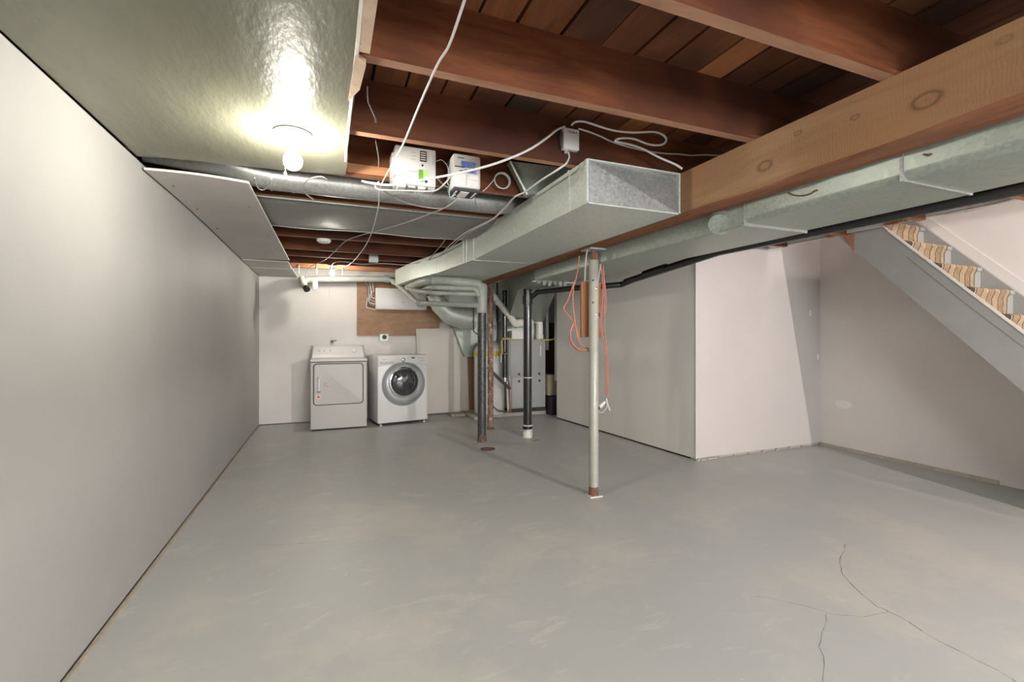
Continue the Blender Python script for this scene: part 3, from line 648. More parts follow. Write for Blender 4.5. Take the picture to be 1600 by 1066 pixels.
lampholder('far', 'small lit bulb holder on the timber near the back wall', (.055, 6.36), 2.135, .05, .028)
lampholder('rear_right', 'bare bulb on joist behind the camera to the right', (3.18, -2.40), 2.135, tint=(1, .93, .90))
lampholder('rear_fill', 'unseen bare bulb added as fill behind the camera to the left', (1.2, -2.40), 2.135, tint=(1, .96, .92))  # unseen bulb, added to fill the shadows
lampholder('upstairs', 'lit bulb on the ceiling above the staircase', (4.52, .5), 4.9, .08, .06, False, tint=(1, .93, .95))
# second pull cord near the back wall
tag(B().tube([at(515, 437, Y=6.3), at(515, 455, Y=6.3), at(514, 462, Y=6.3)], .0025, 6).build('pull_cord', M_porcelain), 'white cord hanging from the far bulb in front of the back wall', 'cord')
sdv = thing('smoke_detector', 'round cream ceiling disc fixed under a dark joist halfway back', 'detector', (.03, 4.62, 2.1))
cc = at(506, 376, Z=2.125)
B().lathe([(.063, 2.140), (.065, 2.128), (.058, 2.116), (.045, 2.112)], (cc.x, cc.y+.02, 0), n=28).build('housing', M_porcelain, sdv)
B().lathe([(.046, 2.112), (.044, 2.108), (.02, 2.106)], (cc.x, cc.y+.02, 0), n=28).build('grille', M_label, sdv)
jb = thing('junction_box', 'square metal junction box fixed to a joist near the back', 'box', (1.0, 5.2, 2.1))
jc = at(584, 404, Y=5.6)
B().rbox(jc.x-.05, jc.x+.045, 5.57, 5.66, jc.z-.045, jc.z+.04, .006).build('box_body', M_galvdark, jb)
B().box(jc.x-.053, jc.x+.048, 5.565, 5.572, jc.z-.048, jc.z+.043).build('cover', M_galvdark, jb)

# ================================================================ CONTROL BOXES BY THE JOIST
r1 = thing('network_box', 'larger white wall box with green label hanging by the joist, left of the two', 'box', (.24, 2.6, 2.065))
xa, xb, ya = at(617, 260, Y=2.58).x, at(681, 260, Y=2.58).x, 2.575
za, zb_ = 2.075, 2.285
B().rbox(xa, xb, ya, 2.70, za, zb_, .008).build('case', M_white, r1)
B().rbox(xa-.012, xa+.01, ya+.04, 2.72, za+.03, zb_-.03, .004).build('mount_flange', M_white, r1)
def onbox(name, u0, u1, v0, v1, m, par, xa, xb, za, zb_, ya, t=.0025):
    W, H = xb-xa, zb_-za
    return B().box(xa+u0*W, xa+u1*W, ya-t, ya+.002, za+v0*H, za+v1*H).build(name, m, par)
lb = onbox('spec_label', .60, .76, .64, .92, M_ink, r1, xa, xb, za, zb_, ya)
for k in range(4): onbox('print_line', .62, .74, .68+k*.06, .70+k*.06, M_label, r1, xa, xb, za, zb_, ya, .0032)
onbox('screen', .57, .68, .10, .42, M_green, r1, xa, xb, za, zb_, ya)
onbox('lime_label', .68, .80, .26, .42, M_lime, r1, xa, xb, za, zb_, ya)
for k in range(3): onbox('print_line', .38, .50, .66+k*.09, .67+k*.09, M_grey, r1, xa, xb, za, zb_, ya)
for k in range(5): onbox('indicator', .91, .93, .60+k*.065, .62+k*.065, M_grey, r1, xa, xb, za, zb_, ya)
B().lathe([(.008, 0), (.008, .004)], (xa+.75*(xb-xa), ya+.001, za+.12*(zb_-za)), (0, -1, 0), n=12).build('button', M_ink, r1)
B().lathe([(.006, 0), (.006, .004)], (xa+.66*(xb-xa), ya+.001, za+.54*(zb_-za)), (0, -1, 0), n=12).build('button', M_ink, r1)
B().tube([(xa+.01, ya-.003, za+.30*(zb_-za)), (xa+.55*(xb-xa), ya-.003, za+.36*(zb_-za))], .0014, 5).build('groove', M_grey, r1)
B().tube([(xa+.01, ya-.003, za+.17*(zb_-za)), (xa+.30*(xb-xa), ya-.003, za+.2*(zb_-za)), (xa+.55*(xb-xa), ya-.003, za+.12*(zb_-za))], .0014, 5).build('groove', M_grey, r1)
for k in range(4): B().box(xa+.02+k*.055, xa+.06+k*.055, ya+.02, 2.68, za-.012, za+.002).build('port', M_grey if k % 2 else M_label, r1)

r2 = thing('modem_box', 'smaller white wall box with blue label hanging by the joist, right of the two', 'box', (.6, 2.6, 2.06))
xc, xd, yc2 = at(708, 270, Y=2.55).x, at(751, 270, Y=2.55).x, 2.545
zc, zd = 2.085, 2.275
B().rbox(xc, xd, yc2, 2.70, zc, zd, .012).build('case', M_white, r2)
onbox('blue_label', .28, .80, .60, .78, M_blue, r2, xc, xd, zc, zd, yc2)
onbox('slot', .05, .40, .585, .615, M_ink, r2, xc, xd, zc, zd, yc2, .003)
onbox('blue_label', .40, .82, .44, .54, M_blue, r2, xc, xd, zc, zd, yc2)
onbox('slot', .22, .72, .475, .50, M_ink, r2, xc, xd, zc, zd, yc2, .003)
onbox('logo_print', .15, .38, .86, .88, M_ink, r2, xc, xd, zc, zd, yc2)
for a in ((.15, .45), (.58, .9)):
    for v in ((.06, .22), (.26, .40)): onbox('recess', a[0], a[1], v[0], v[1], M_label, r2, xc, xd, zc, zd, yc2)
B().box(xc+.01, xd-.01, yc2+.012, 2.69, zc-.018, zc+.001).build('connector_bay', M_ink, r2)
B().box(xc+.05, xc+.1, yc2+.025, 2.67, zc-.021, zc-.016).build('bay_label', M_label, r2)
for x_ in (xc+.025, xd-.025): B().box(x_-.004, x_+.004, yc2+.025, 2.67, zc-.021, zc-.016).build('bay_strip', M_label, r2)

# cable terminal box on the joist
tx = thing('terminal_box', 'small white cable box with dark lettering fixed to the joist above the trunk duct', 'box', (.95, 2.1, 2.19))
c1, c2 = at(881, 195, Y=2.10), at(905, 232, Y=2.10)
B().rbox(c1.x, c2.x, 2.098, 2.134, c2.z-.012, c1.z-.012, .004).build('case', M_white, tx)
B().rbox(c1.x-.012, c1.x+.004, 2.112, 2.137, c2.z-.0, c1.z-.03, .003).build('back_plate', M_cabledark, tx)
text('lettering', 'TATRUS', .0155, M_ink, tx, wm(tx).inverted() @ Matrix.Translation(((c1.x+c2.x)/2+.004, 2.0972, c1.z-.034)) @ Matrix.Rotation(PI/2, 4, 'X'))
B().tube([(c1.x+.022, 2.118, c2.z-.010), (c1.x+.022, 2.118, c2.z-.03)], .010, 8).build('gland', M_grey, tx)

# ================================================================ CABLES
def cz(pix, Z): return [at(x, y, Z=(Z if not isinstance(Z, list) else Z[i])) for i, (x, y) in enumerate(pix)]
rod('cable', cz([(735, -25), (726, 0), (702, 70), (683, 102), (655, 165), (630, 225), (610, 262), (594, 295), (590, 330), (576, 375), (558, 402), (545, 414), (535, 417)], 2.105), .0042, M_cable, 'white cable running under the joists from the top edge down to the far bulb', 'cable')
rod('cable', [at(566, 283, Y=2.62), at(580, 286, Y=2.5), at(612, 289, Y=2.42), at(660, 281, Y=2.36), at(710, 272, Y=2.22), at(760, 260, Y=2.13), at(800, 246, Y=2.09), at(830, 232, Y=2.09), at(855, 215, Y=2.09), at(870, 203, Y=2.09), at(882, 198, Y=2.11)], .0058, M_cable, 'thick white cable sweeping in front of both boxes to the joist terminal box', 'cable')
rod('cable', [at(x, y, Y=2.10-.0011*min(80, x-893)) for x, y in ((893, 196), (898, 191), (912, 190), (935, 197), (960, 204), (990, 207), (1020, 206), (1034, 210), (1041, 217), (1038, 224), (1028, 227), (1012, 225), (990, 217), (972, 216), (962, 219), (966, 222))]+[at(985, 226, Y=2.02), at(1005, 233, Y=2.02), at(1030, 246, Y=2.01), at(1055, 257, Y=1.98), at(1066, 264, Y=1.96)], .0056, M_cable, 'white cable making a long flat loop right of the terminal box', 'cable')
rod('cable', [at(x, y, Y=2.115) for x, y in ((904, 201), (920, 206), (938, 213), (955, 221), (980, 229), (1010, 236), (1040, 240), (1062, 241), (1080, 243), (1100, 242), (1125, 243))], .0045, M_cable, 'thinner white cable running straight right from the terminal box to the beam', 'cable')
rod('cable', [at(888, 238, Y=2.12), at(889, 246, Y=2.14), at(884, 256, Y=2.12)]+cz([(870, 266), (845, 282), (820, 300), (804, 308), (790, 325), (770, 342), (750, 352), (730, 362), (712, 375), (698, 388), (682, 404), (664, 414), (650, 420), (640, 428)], 2.10), .0050, M_cable, 'white cable from the terminal box along the top edge of the trunk duct', 'cable')
rod('cable', cz([(800, 311), (786, 327), (765, 346), (735, 362), (716, 376), (690, 398), (665, 409), (650, 411), (630, 414), (600, 412), (565, 413), (545, 410), (530, 409), (520, 412), (518, 419)], 2.10), .0040, M_cable, 'white cable branching off the trunk duct across the joists to the far bulb', 'cable')
rod('cable', cz([(700, 362), (694, 377), (682, 392), (668, 408), (656, 418), (640, 432), (630, 440)], 2.095), .0045, M_cabledark, 'dark cable hugging the top edge of the trunk duct', 'cable')
rod('cable', [at(726, 300, Y=2.62), at(700, 322, Y=2.8), at(672, 334, Y=3.2), at(640, 346, Y=3.5), at(600, 358, Y=3.9), at(560, 369, Y=4.3), at(540, 377, Y=4.6), at(524, 392, Y=5.1), at(508, 406, Y=5.6), at(488, 415, Y=6.1), at(480, 422, Y=6.4), at(478, 434, Y=6.5)], .0042, M_cablegrey, 'grey cable falling from the blue-labelled box across the joists to the back-left pipe', 'cable')
rod('cable', [at(578, 286, Y=2.66), at(594, 295, Y=2.72), at(610, 305, Y=2.9), at(630, 315, Y=3.0), at(655, 322, Y=3.1), at(690, 326, Y=3.1), at(706, 316, Y=2.9), at(722, 304, Y=2.7)], .0038, M_cablegrey, 'grey wire sagging in front of the round duct below the boxes', 'cable')
rod('cable', cz([(490, 312), (478, 303), (474, 294), (478, 284), (488, 278), (502, 276), (510, 280)], 2.10), .004, M_cablegrey, 'short curled grey cable end dangling before the round duct', 'cable')
rod('cable', cz([(398, 278), (402, 292), (410, 297), (418, 292), (424, 280)], 2.09), .0035, M_cablegrey, 'short wire loop hanging at the corner of the sagging sheet', 'cable')
rod('cable', [at(x, y, Y=2.60) for x, y in ((592, 284), (586, 291), (592, 296), (606, 297), (640, 298), (670, 299), (684, 296), (700, 281), (706, 268))], .0042, M_cable, 'white cable running along the underside of the left white box', 'cable')
rod('cable', [at(x, y, Y=2.62) for x, y in ((682, 252), (690, 250), (698, 258), (701, 270), (699, 285), (703, 291))], .0026, M_cable, 'thin white wire arching between the two white boxes', 'cable')
rod('cable', [at(x, y, Y=2.63) for x, y in ((683, 278), (690, 286), (698, 292), (706, 294), (708, 290))], .0026, M_cableaqua, 'thin aqua wire between the two white boxes', 'cable')
rod('cable', [at(x, y, Y=2.61) for x, y in ((712, 250), (704, 256), (702, 266), (704, 285), (702, 300), (704, 308), (712, 304))], .0026, M_cableaqua, 'thin aqua wire looping down the left side of the blue-labelled box', 'cable')
cp_ = at(784, 283, Y=2.68)
cl = B()
for k in range(3):
    cl.tube([cp_+Vector((math.cos(2*PI*j/24)*(.048+.002*k), -.006*k, math.sin(2*PI*j/24)*(.046+.002*k))) for j in range(25)], .0035, 6)
clo = cl.build('coil', M_cable); tag(clo, 'small coil of white cable tied against the joist right of the boxes', 'cable coil')
rod('cable', [at(x, y, Y=2.66) for x, y in ((773, 279), (764, 290), (757, 297), (754, 299))], .0028, M_cable, 'thin white wire joining the coil to the blue-labelled box', 'cable')
rod('cable', [at(742, 309, Y=2.7), at(746, 330, Y=3.4), at(752, 347, Y=3.9)], .003, M_cablegrey, 'thin grey wire hanging below the blue-labelled box to the duct', 'cable', smooth=4)
# bare wires dangling by the ceiling panel
rod('hanger_wire', [at(574, 135, Y=1.6), at(575, 157, Y=1.62), at(580, 170, Y=1.62), at(587, 186, Y=1.62), at(588, 192, Y=1.62), at(585, 189, Y=1.62)], .0022, M_cabledark, 'upper bent wire hook hanging beside the ceiling board edge', 'wire')
rod('hanger_wire', [at(587, 220, Y=2.15), at(590, 235, Y=2.15), at(592, 250, Y=2.15), at(592, 262, Y=2.15)], .0025, M_cabledark, 'lower straight wire hook hanging beside the ceiling board edge', 'wire')
for k, (x, y) in enumerate(((467, 418), (495, 419), (535, 419))):
    o = tag(B().tube([at(x, y-4, Y=6.61), at(x, y+10, Y=6.58)], .006, 6).build('pipe_strap', M_edgewhite), ['white strap nearest the left wall on the timber above the drain pipe', 'white strap second from the left on the timber above the drain pipe', 'white strap just right of the far bulb on the timber'][k], 'strap')

# ================================================================ PIPES
# black stack with white coupling
st = thing('drain_stack', 'glossy black plastic drain stack with white bottom coupling in front of the furnace', 'pipe', (2.26, 5.14, 0))
sx, sy = 2.26, 5.14
B().tube([(sx, sy, .16), (sx, sy, 2.0)], .052, 24).build('pipe', M_abs, st)
B().lathe([(.060, .0), (.060, .06), (.056, .065), (.056, .09)], (sx, sy, 0), n=24).build('floor_collar', M_pvc, st)
B().lathe([(.061, .085), (.061, .14)], (sx, sy, 0), n=24).build('coupling', M_abs, st)
for z in (.088, .14): B().lathe([(.0635, z), (.0635, z+.012)], (sx, sy, 0), n=24).build('clamp_band', M_white, st)
for z in (.72, 1.85): B().lathe([(.0545, z), (.0545, z+.012)], (sx, sy, 0), n=24).build('clamp_band', M_white, st)
B().lathe([(.062, 1.62), (.062, 1.72)], (sx, sy, 0), n=24).build('coupling', M_abs, st)
B().lathe([(.062, 1.87), (.062, 1.95)], (sx, sy, 0), n=24).build('coupling', M_abs, st)
M_rubble = M_ironrust
br = thing('branch_drain', 'black drain pipe branching from the stack and rising along the right wall', 'pipe', (2.8, 4, 1.7))
B().tube([(sx+.03, sy-.04, 1.70), (sx+.07, sy-.14, 1.755), (2.44, 4.32, 1.742), (2.62, 4.08, 1.745), (2.80, 3.98, 1.76), (2.80, 3.8, 1.785)], .030, 18).build('pipe', M_abs, br)
B().tube([(2.80, 3.9, 1.78), (2.80, 2.7, 1.885), (2.80, -.4, 1.88)], .032, 18).build('pipe', M_abs, br)
B().tube([(2.80, 3.6, 1.815), (2.80, 3.3, 1.84)], .04, 18).build('coupling', M_abs, br)

# old cast iron stack with its painted top fitting and the four painted branches
ci = thing('iron_stack', 'old black cast-iron stack with painted top fitting between washer and furnace', 'pipe', (1.67, 5.12, 0))
ix, iy = 1.67, 5.12
B().lathe([(.05, .0), (.05, 1.55)], (ix, iy, 0), n=24).build('pipe', M_iron, ci)
B().lathe([(.056, 0), (.054, .03), (.052, .06), (.0505, .075)], (ix, iy, 0), n=20).build('rusty_foot', M_ironrust, ci)
B().lathe([(.060, 1.50), (.062, 1.52), (.060, 1.70), (.066, 1.72), (.064, 1.80), (.05, 1.84)], (ix, iy, 0), n=24).build('painted_fitting', M_paintpipe, ci)
pp = thing('painted_pipes', 'thick pale painted waste pipe curving back from the iron stack, topmost of four', 'pipe', (1.2, 5.5, 1.7))
pa = [at(753, 455, Y=5.12), at(748, 445, Y=5.12), at(738, 443, Y=5.14), at(710, 440, Y=5.2), at(680, 438, Y=5.3), at(662, 440, Y=5.5), at(648, 446, Y=5.9), at(638, 449, Y=6.4)]
B().tube(pa, .052, 20, 5).build('pipe', M_paintpipe, pp)
for q in (pa[3], pa[4], pa[2]):
    B().tube([q+Vector((-.03, .015, 0)), q], .057, 20).build('joint_ring', M_paintpipe, pp)
pp.name = 'waste_pipe'
p2 = [at(748, 462, Y=5.10), at(743, 453, Y=5.10), at(736, 451, Y=5.12), at(700, 450, Y=5.2), at(676, 449, Y=5.3), at(664, 452, Y=5.6), at(655, 458, Y=6.0)]
rod('waste_pipe', p2, .029, M_paintpipe, 'pale painted waste pipe from the iron stack, second of four from the top', 'pipe', 5, 16)
p3 = [at(748, 460, Y=5.1), at(700, 458.5, Y=5.25), at(672, 457, Y=5.35), at(650, 454, Y=5.7), at(636, 450, Y=6.2)]
rod('waste_pipe', p3, .026, M_paintpipe, 'pale painted waste pipe from the iron stack, third of four from the top', 'pipe', 5, 16)
lw = thing('waste_pipe', 'lowest painted waste pipe, stepping up to run along the top of the back wall', 'pipe', (.8, 6.4, 1.6))
p4 = [at(748, 477, Y=5.1), at(700, 475.5, Y=5.4), at(657, 474, Y=5.8), at(650, 471, Y=5.9), at(617, 441, Y=6.75), at(608, 436, Y=6.85)]
B().tube(p4, .032, 18).build('pipe', M_paintpipe, lw)
p5 = [at(606, 436, Y=6.85), at(500, 436, Y=6.85), at(486, 437, Y=6.85)]
B().tube(p5, .043, 18).build('pipe', M_paintpipe, lw)
for a in (p4[2], p4[4]): B().tube([a+Vector((.03, -.02, -.005)), a+Vector((-.03, .02, .01))], .046, 18).build('joint_ring', M_paintpipe, lw)
B().tube([p5[0]+Vector((.02, 0, 0)), p5[0]+Vector((-.05, 0, 0))], .052, 18).build('joint_ring', M_paintpipe, lw)
B().tube([at(488, 437, Y=6.85), at(480, 437, Y=6.8), at(474, 441, Y=6.7), at(475, 446, Y=6.6)], .045, 18, 5).build('elbow', M_paintpipe, lw)
tag(B().tube([at(471, 434, Y=6.6), at(474, 445, Y=6.55), at(479, 450, Y=6.5)], .038, 16, 5).build('drain_elbow', M_paintpipe), 'short painted drain elbow ending open at the top left of the back wall', 'pipe')
tag(B().tube([at(478, 449, Y=6.5), at(480, 453, Y=6.47)], .041, 16).build('rubber_cap', M_abs), 'black rubber end on the open drain elbow', 'cap')
tag(B().lathe([(.034, 0), (.038, .01), (.036, .10), (.03, .105)], at(492, 452, Y=6.6), n=18).build('hanging_cup', M_porcelain), 'white cylindrical cup hanging beside the drain elbow', 'fitting')

# furnace corner -------------------------------------------------
fu = thing('furnace', 'grey steel furnace cabinet standing in the back right corner', 'furnace', (2.85, 6.5, 0))
fx0, fx1, fy0 = 2.546, 3.165, 6.5
B().rbox(fx0, fx1, fy0, 7.1, .12, 1.175, .008).build('cabinet', M_furn, fu)
B().rbox(fx0+.02, fx1-.012, fy0-.014, fy0+.002, .61, 1.165, .004).build('upper_door', M_furn, fu)
B().rbox(fx0+.045, fx1-.012, fy0-.014, fy0+.002, .13, .60, .004).build('lower_door', M_furn, fu)
for (x, y) in ((811, 585), (811, 596), (842.5, 584), (843, 595)):
    c = at(x, y, Y=fy0-.014); B().lathe([(.020, 0), (.020, .005)], (c.x, c.y+.002, c.z), (0, -1, 0), n=14).build('knob_hole', M_ink, fu)
B().box(fx0, fx1, fy0+.01, 7.1, .06, .12).build('plinth', M_dark, fu)
B().box(fx1-.10, fx1-.085, fy0-.018, fy0-.012, .92, 1.08).build('label', M_label, fu)
B().box(fx0+.05, fx0+.26, fy0-.005, fy0+.1, 1.18, 1.31).build('top_box', M_label, fu)
tag(B().box(fx0-.45, fx1+.25, fy0+.06, 7.15, 0, .058).build('concrete_pad', M_concrete), 'rough bare concrete pad under the furnace and tank', 'pad')
tag(B().rbox(1.98, 2.09, 6.42, 7.0, 0, .05, .01).build('concrete_block', M_concrete), 'small pale concrete block on the floor beside the tank', 'block')
wh = thing('water_heater', 'white cylindrical water heater with yellow strap left of the furnace', 'water heater', (2.30, 6.63, .06))
hx, hy = 2.30, 6.68
B().lathe([(.225, .06), (.232, .08), (.232, .98), (.23, 1.0)], (hx, hy, 0), n=40).build('tank', M_heater, wh)
B().lathe([(.236, .93), (.238, .935), (.238, .995), (.236, 1.0)], (hx, hy, 0), n=40).build('strap', M_yellow, wh)
B().lathe([(.23, 1.0), (.22, 1.04), (.17, 1.10), (.08, 1.15), (.05, 1.16)], (hx, hy, 0), n=40).build('dome_top', M_white, wh)
B().lathe([(.236, .90), (.2365, .902), (.2365, .925), (.235, .927)], (hx, hy, 0), n=40).build('white_band', M_white, wh)
vp = thing('vent_pipe', 'black vertical pipe between the tank and the furnace', 'pipe', (2.42, 6.34, .6))
B().tube([(2.415, 6.33, .60), (2.415, 6.33, 1.90)], .037, 16).build('pipe', M_abs, vp)
B().lathe([(.045, .56), (.045, .62)], (2.415, 6.33, 0), n=12).build('fitting', M_chrome, vp)
B().tube([(2.45, 6.32, .56), (2.47, 6.33, .1)], .012, 8).build('condensate_tube', M_pvc, vp)
B().tube([(2.48, 6.31, .56), (2.50, 6.32, .1)], .010, 8).build('condensate_tube', M_brownpatch, vp)
rod('drain_hose', [at(762, 574, Y=6.2), at(770, 582, Y=6.2), at(785, 597, Y=6.2), at(797, 607, Y=6.25)], .022, M_cabledark, 'dark flexible hose slanting from the rusty post to the furnace', 'hose', 5, 10)
rod('floor_hose', [at(770, 634, Y=6.3), at(777, 641, Y=6.3), at(788, 643, Y=6.3), at(800, 643, Y=6.35)], .010, M_cabledark, 'thin black hose lying near the furnace base', 'hose', 5, 8)
pv = thing('exhaust_pipe', 'white plastic exhaust pipe slanting down to the furnace top', 'pipe', (2.6, 6.3, 1.4))
B().tube([at(768, 458, Y=6.2), at(805, 506, Y=6.35)], .045, 18).build('pipe', M_pvc, pv)
B().tube([at(776, 469, Y=6.23), at(779, 473, Y=6.24)], .052, 18).build('joint_ring', M_pvc, pv)
B().tube([at(798, 497, Y=6.33), at(806, 508, Y=6.35)], .055, 18).build('joint_ring', M_pvc, pv)
B().tube([at(803, 508, Y=6.4), at(808, 505, Y=6.4), at(830, 504, Y=6.45)], .06, 18).build('tee', M_pvc, pv)
iv = thing('intake_pipe', 'white plastic intake elbow rising from the right of the furnace top', 'pipe', (2.95, 6.5, 1.2))
B().tube([at(826, 500, Y=6.62), at(836, 499, Y=6.62), at(841, 502, Y=6.62), at(843, 508, Y=6.62), at(843, 531, Y=6.62)], .058, 20, 5).build('pipe', M_pvc, iv)
B().tube([at(843, 523, Y=6.62), at(843, 529, Y=6.62)], .066, 20).build('joint_ring', M_label, iv)
gp = thing('gas_pipe', 'yellow gas pipe bending beside the furnace', 'pipe', (2.45, 6.3, 1.1))
B().tube([at(801, 530, Y=6.27), at(786, 529, Y=6.27), at(784, 534, Y=6.27), at(785, 550, Y=6.27), at(782, 557, Y=6.27)], .013, 10).build('pipe', M_yellow, gp)
B().tube([at(847, 531, Y=6.42), at(862, 531, Y=6.42), at(868, 527, Y=6.42), at(870, 518, Y=6.42)], .012, 10, 4).build('pipe', M_yellow, gp)
B().tube([at(785, 552, Y=6.26), at(794, 552, Y=6.26)], .018, 10).build('valve', M_chrome, gp)
B().tube([at(783, 556, Y=6.26), at(783, 566, Y=6.26)], .012, 10).build('drip_leg', M_chrome, gp)
rt = thing('return_drop', 'tall sheet-metal return duct behind the tank', 'duct', (2.2, 7.0, 1.0))
B().hexa([(1.75, 6.98, 1.55), (2.52, 6.98, 1.40), (2.52, 7.15, 1.40), (1.75, 7.15, 1.55), (1.75, 6.98, 2.1), (2.52, 6.98, 2.1), (2.52, 7.15, 2.1), (1.75, 7.15, 2.1)]).build('upper_box', M_galv, rt)
B().hexa([(2.0, 6.99, .9), (2.52, 6.99, .9), (2.52, 7.15, .9), (2.0, 7.15, .9), (1.75, 6.99, 1.54), (2.52, 6.99, 1.42), (2.52, 7.15, 1.42), (1.75, 7.15, 1.54)]).build('lower_box', M_galvold, rt)
el = thing('oval_duct_elbow', 'grey sheet-metal oval duct elbow between electrical panel and iron stack', 'duct', (1.6, 6.7, 1.4))
pe = [at(678, 458, Y=6.6), at(687, 477, Y=6.6), at(702, 490, Y=6.6), at(722, 497, Y=6.6), at(740, 498, Y=6.6)]
B().tube(pe, .13, 20, rad=[.11, .13, .15, .165, .17]).build('elbow', M_galv, el)
B().tube([at(738, 478, Y=6.42), at(740, 478, Y=6.42), at(740, 518, Y=6.42), at(748, 524, Y=6.42)], .010, 8).build('clip_rod', M_cabledark, el)
B().box(1.38, 1.56, 6.5, 6.6, 1.66, 1.79).build('end_box', M_label, el)

bp = tag(B().box(3.36, 3.62, 7.05, 7.09, .0, 1.45).build('dark_board', M_hardboard), 'dark brown board standing behind the furnace', 'board')
bp.data.materials.clear(); bp.data.materials.append(mat('dark_brown_board', (.075, .045, .032), .7, c2=(.05, .03, .02), scale=7))
stx = tag(B().box(3.22, 3.26, 6.22, 6.30, .55, 2.1).build('wall_stud', M_wallback), 'pale wall stud beside the furnace at the end of the right wall', 'stud')
stx2 = tag(B().box(3.3, 3.345, 6.75, 6.83, 1.0, 2.1).build('wall_stud', M_wallback), 'narrow pale stud deeper behind the furnace', 'stud')
tag(B().rbox(3.19, 3.33, 6.45, 6.75, .30, .62, .006).build('cardboard_box', M_cardboard), 'small beige cardboard box beside the furnace', 'box')
tag(B().rbox(3.2, 3.36, 6.4, 6.7, .0, .285, .006).build('dark_crate', M_dark), 'dark low crate on the floor beneath the cardboard box', 'crate')

# floor drain
dc = at(762, 702, Z=0)
dr = thing('floor_drain', 'rusty round floor drain set in the grey floor before the iron stack', 'drain', (dc.x, dc.y, 0))
B().lathe([(.080, .0005), (.080, .004), (.068, .004), (.066, .0012), (.001, .0010)], (dc.x, dc.y, 0), n=32).build('rim', M_ironrust, dr)
for k in range(-2, 3): B().box(dc.x-.05, dc.x+.05, dc.y+k*.022-.004, dc.y+k*.022+.004, .0012, .0035).build('grate_bar', M_rust, dr)

# ================================================================ BACK WALL ITEMS
pl = tag(B().box(.40, 1.63, 7.145, 7.168, 1.232, 2.12).build('plywood_board', M_ply), 'brown plywood board on the back wall behind the electrical panel', 'board')
ep = thing('electrical_panel', 'white electrical panel box on the plywood above the washer', 'panel', (1.04, 7.1, 1.63))
e0, e1 = at(587, 480, Y=7.05), at(667, 480, Y=7.05)
B().rbox(e0.x, e1.x, 7.05, 7.144, 1.625, 1.94, .006).build('cabinet', M_whitemetal, ep)
B().rbox(e0.x+.012, e1.x-.012, 7.043, 7.052, 1.637, 1.93, .003).build('door', M_whitemetal, ep)
B().lathe([(.010, 0), (.010, .005)], (e1.x-.36, 7.043, 1.74), (0, -1, 0), n=10).build('latch', M_grey, ep)
for k in range(6):
    x = e0.x-.10+k*.017; z = 1.62+k*.042
    pts = [(e0.x+.004, 7.12, z), (e0.x-.04, 7.11, z+.005), (x-.02, 7.11, z+.03), (x-.02, 7.115, z+.1), (x+random.uniform(-.02, .02), 7.12, 1.9), (x+random.uniform(-.06, .0), 7.12, 2.1)]
    tag(B().tube(pts, .0085, 8, 5).build('panel_cable', [M_cable, M_cabledark, M_cable, M_cablegrey, M_cable, mat('tan_cable_%d' % k, (.42, .24, .1), .5, c2=(.36, .2, .08), scale=9)][k]),
        ['white cable entering the panel side lowest', 'dark cable entering the panel side, second from the bottom', 'white cable entering the panel side, third from the bottom', 'grey cable entering the panel side, fourth from the bottom', 'white cable entering the panel side, second from the top', 'tan cable entering the panel side highest'][k], 'cable', 'cables beside the electrical panel')
oc = at(600, 528, Y=7.13)
ob = thing('range_outlet', 'square metal outlet box with round dark socket below the plywood', 'outlet', (oc.x, 7.15, oc.z-.06))
B().rbox(oc.x-.065, oc.x+.065, 7.12, 7.168, oc.z-.058, oc.z+.058, .004).build('box', M_galv, ob)
B().lathe([(.034, 0), (.034, .008), (.026, .010)], (oc.x+.005, 7.121, oc.z+.01), (0, -1, 0), n=20).build('socket', M_ink, ob)
kc = at(519, 534, Y=7.1)
tp = thing('gas_valve', 'small dark valve sticking out of the back wall above the dryer', 'valve', (kc.x, 7.1, kc.z-.03))
B().tube([(kc.x, 7.168, kc.z), (kc.x, 7.09, kc.z)], .022, 12).build('body', M_cabledark, tp)
B().tube([(kc.x, 7.10, kc.z+.005), (kc.x+.06, 7.09, kc.z+.02)], .009, 8).build('lever', M_chrome, tp)

# leaning sheets right of the washer
a = [at(650, 514, Y=7.1), at(720, 513, Y=7.1), at(729, 522, Y=7.1), at(733, 638, Y=7.1), at(655, 645, Y=7.1)]
a[3].z = .035; a[4].z = .03
ls = B().prism(a, (0, .013, 0)).build('leaning_sheet', M_sheet); tag(ls, 'large beige drywall sheet leaning on the back wall right of the washer', 'drywall sheet')
hb = B().prism([at(722, 513, Y=7.13), at(736, 545, Y=7.13), at(742, 560, Y=7.13), Vector((at(742, 600, Y=7.13).x, 7.13, .04)), Vector((at(725, 600, Y=7.13).x, 7.13, .04))], (0, .01, 0)).build('leaning_board', M_hardboard)
tag(hb, 'brown hardboard strip showing behind the edge of the leaning beige sheet', 'board')
tag(B().rbox(1.75, 2.0, 6.85, 7.08, 0, .028, .004).build('floor_slab', M_concrete), 'thin pale slab on the floor under the leaning sheet', 'slab')

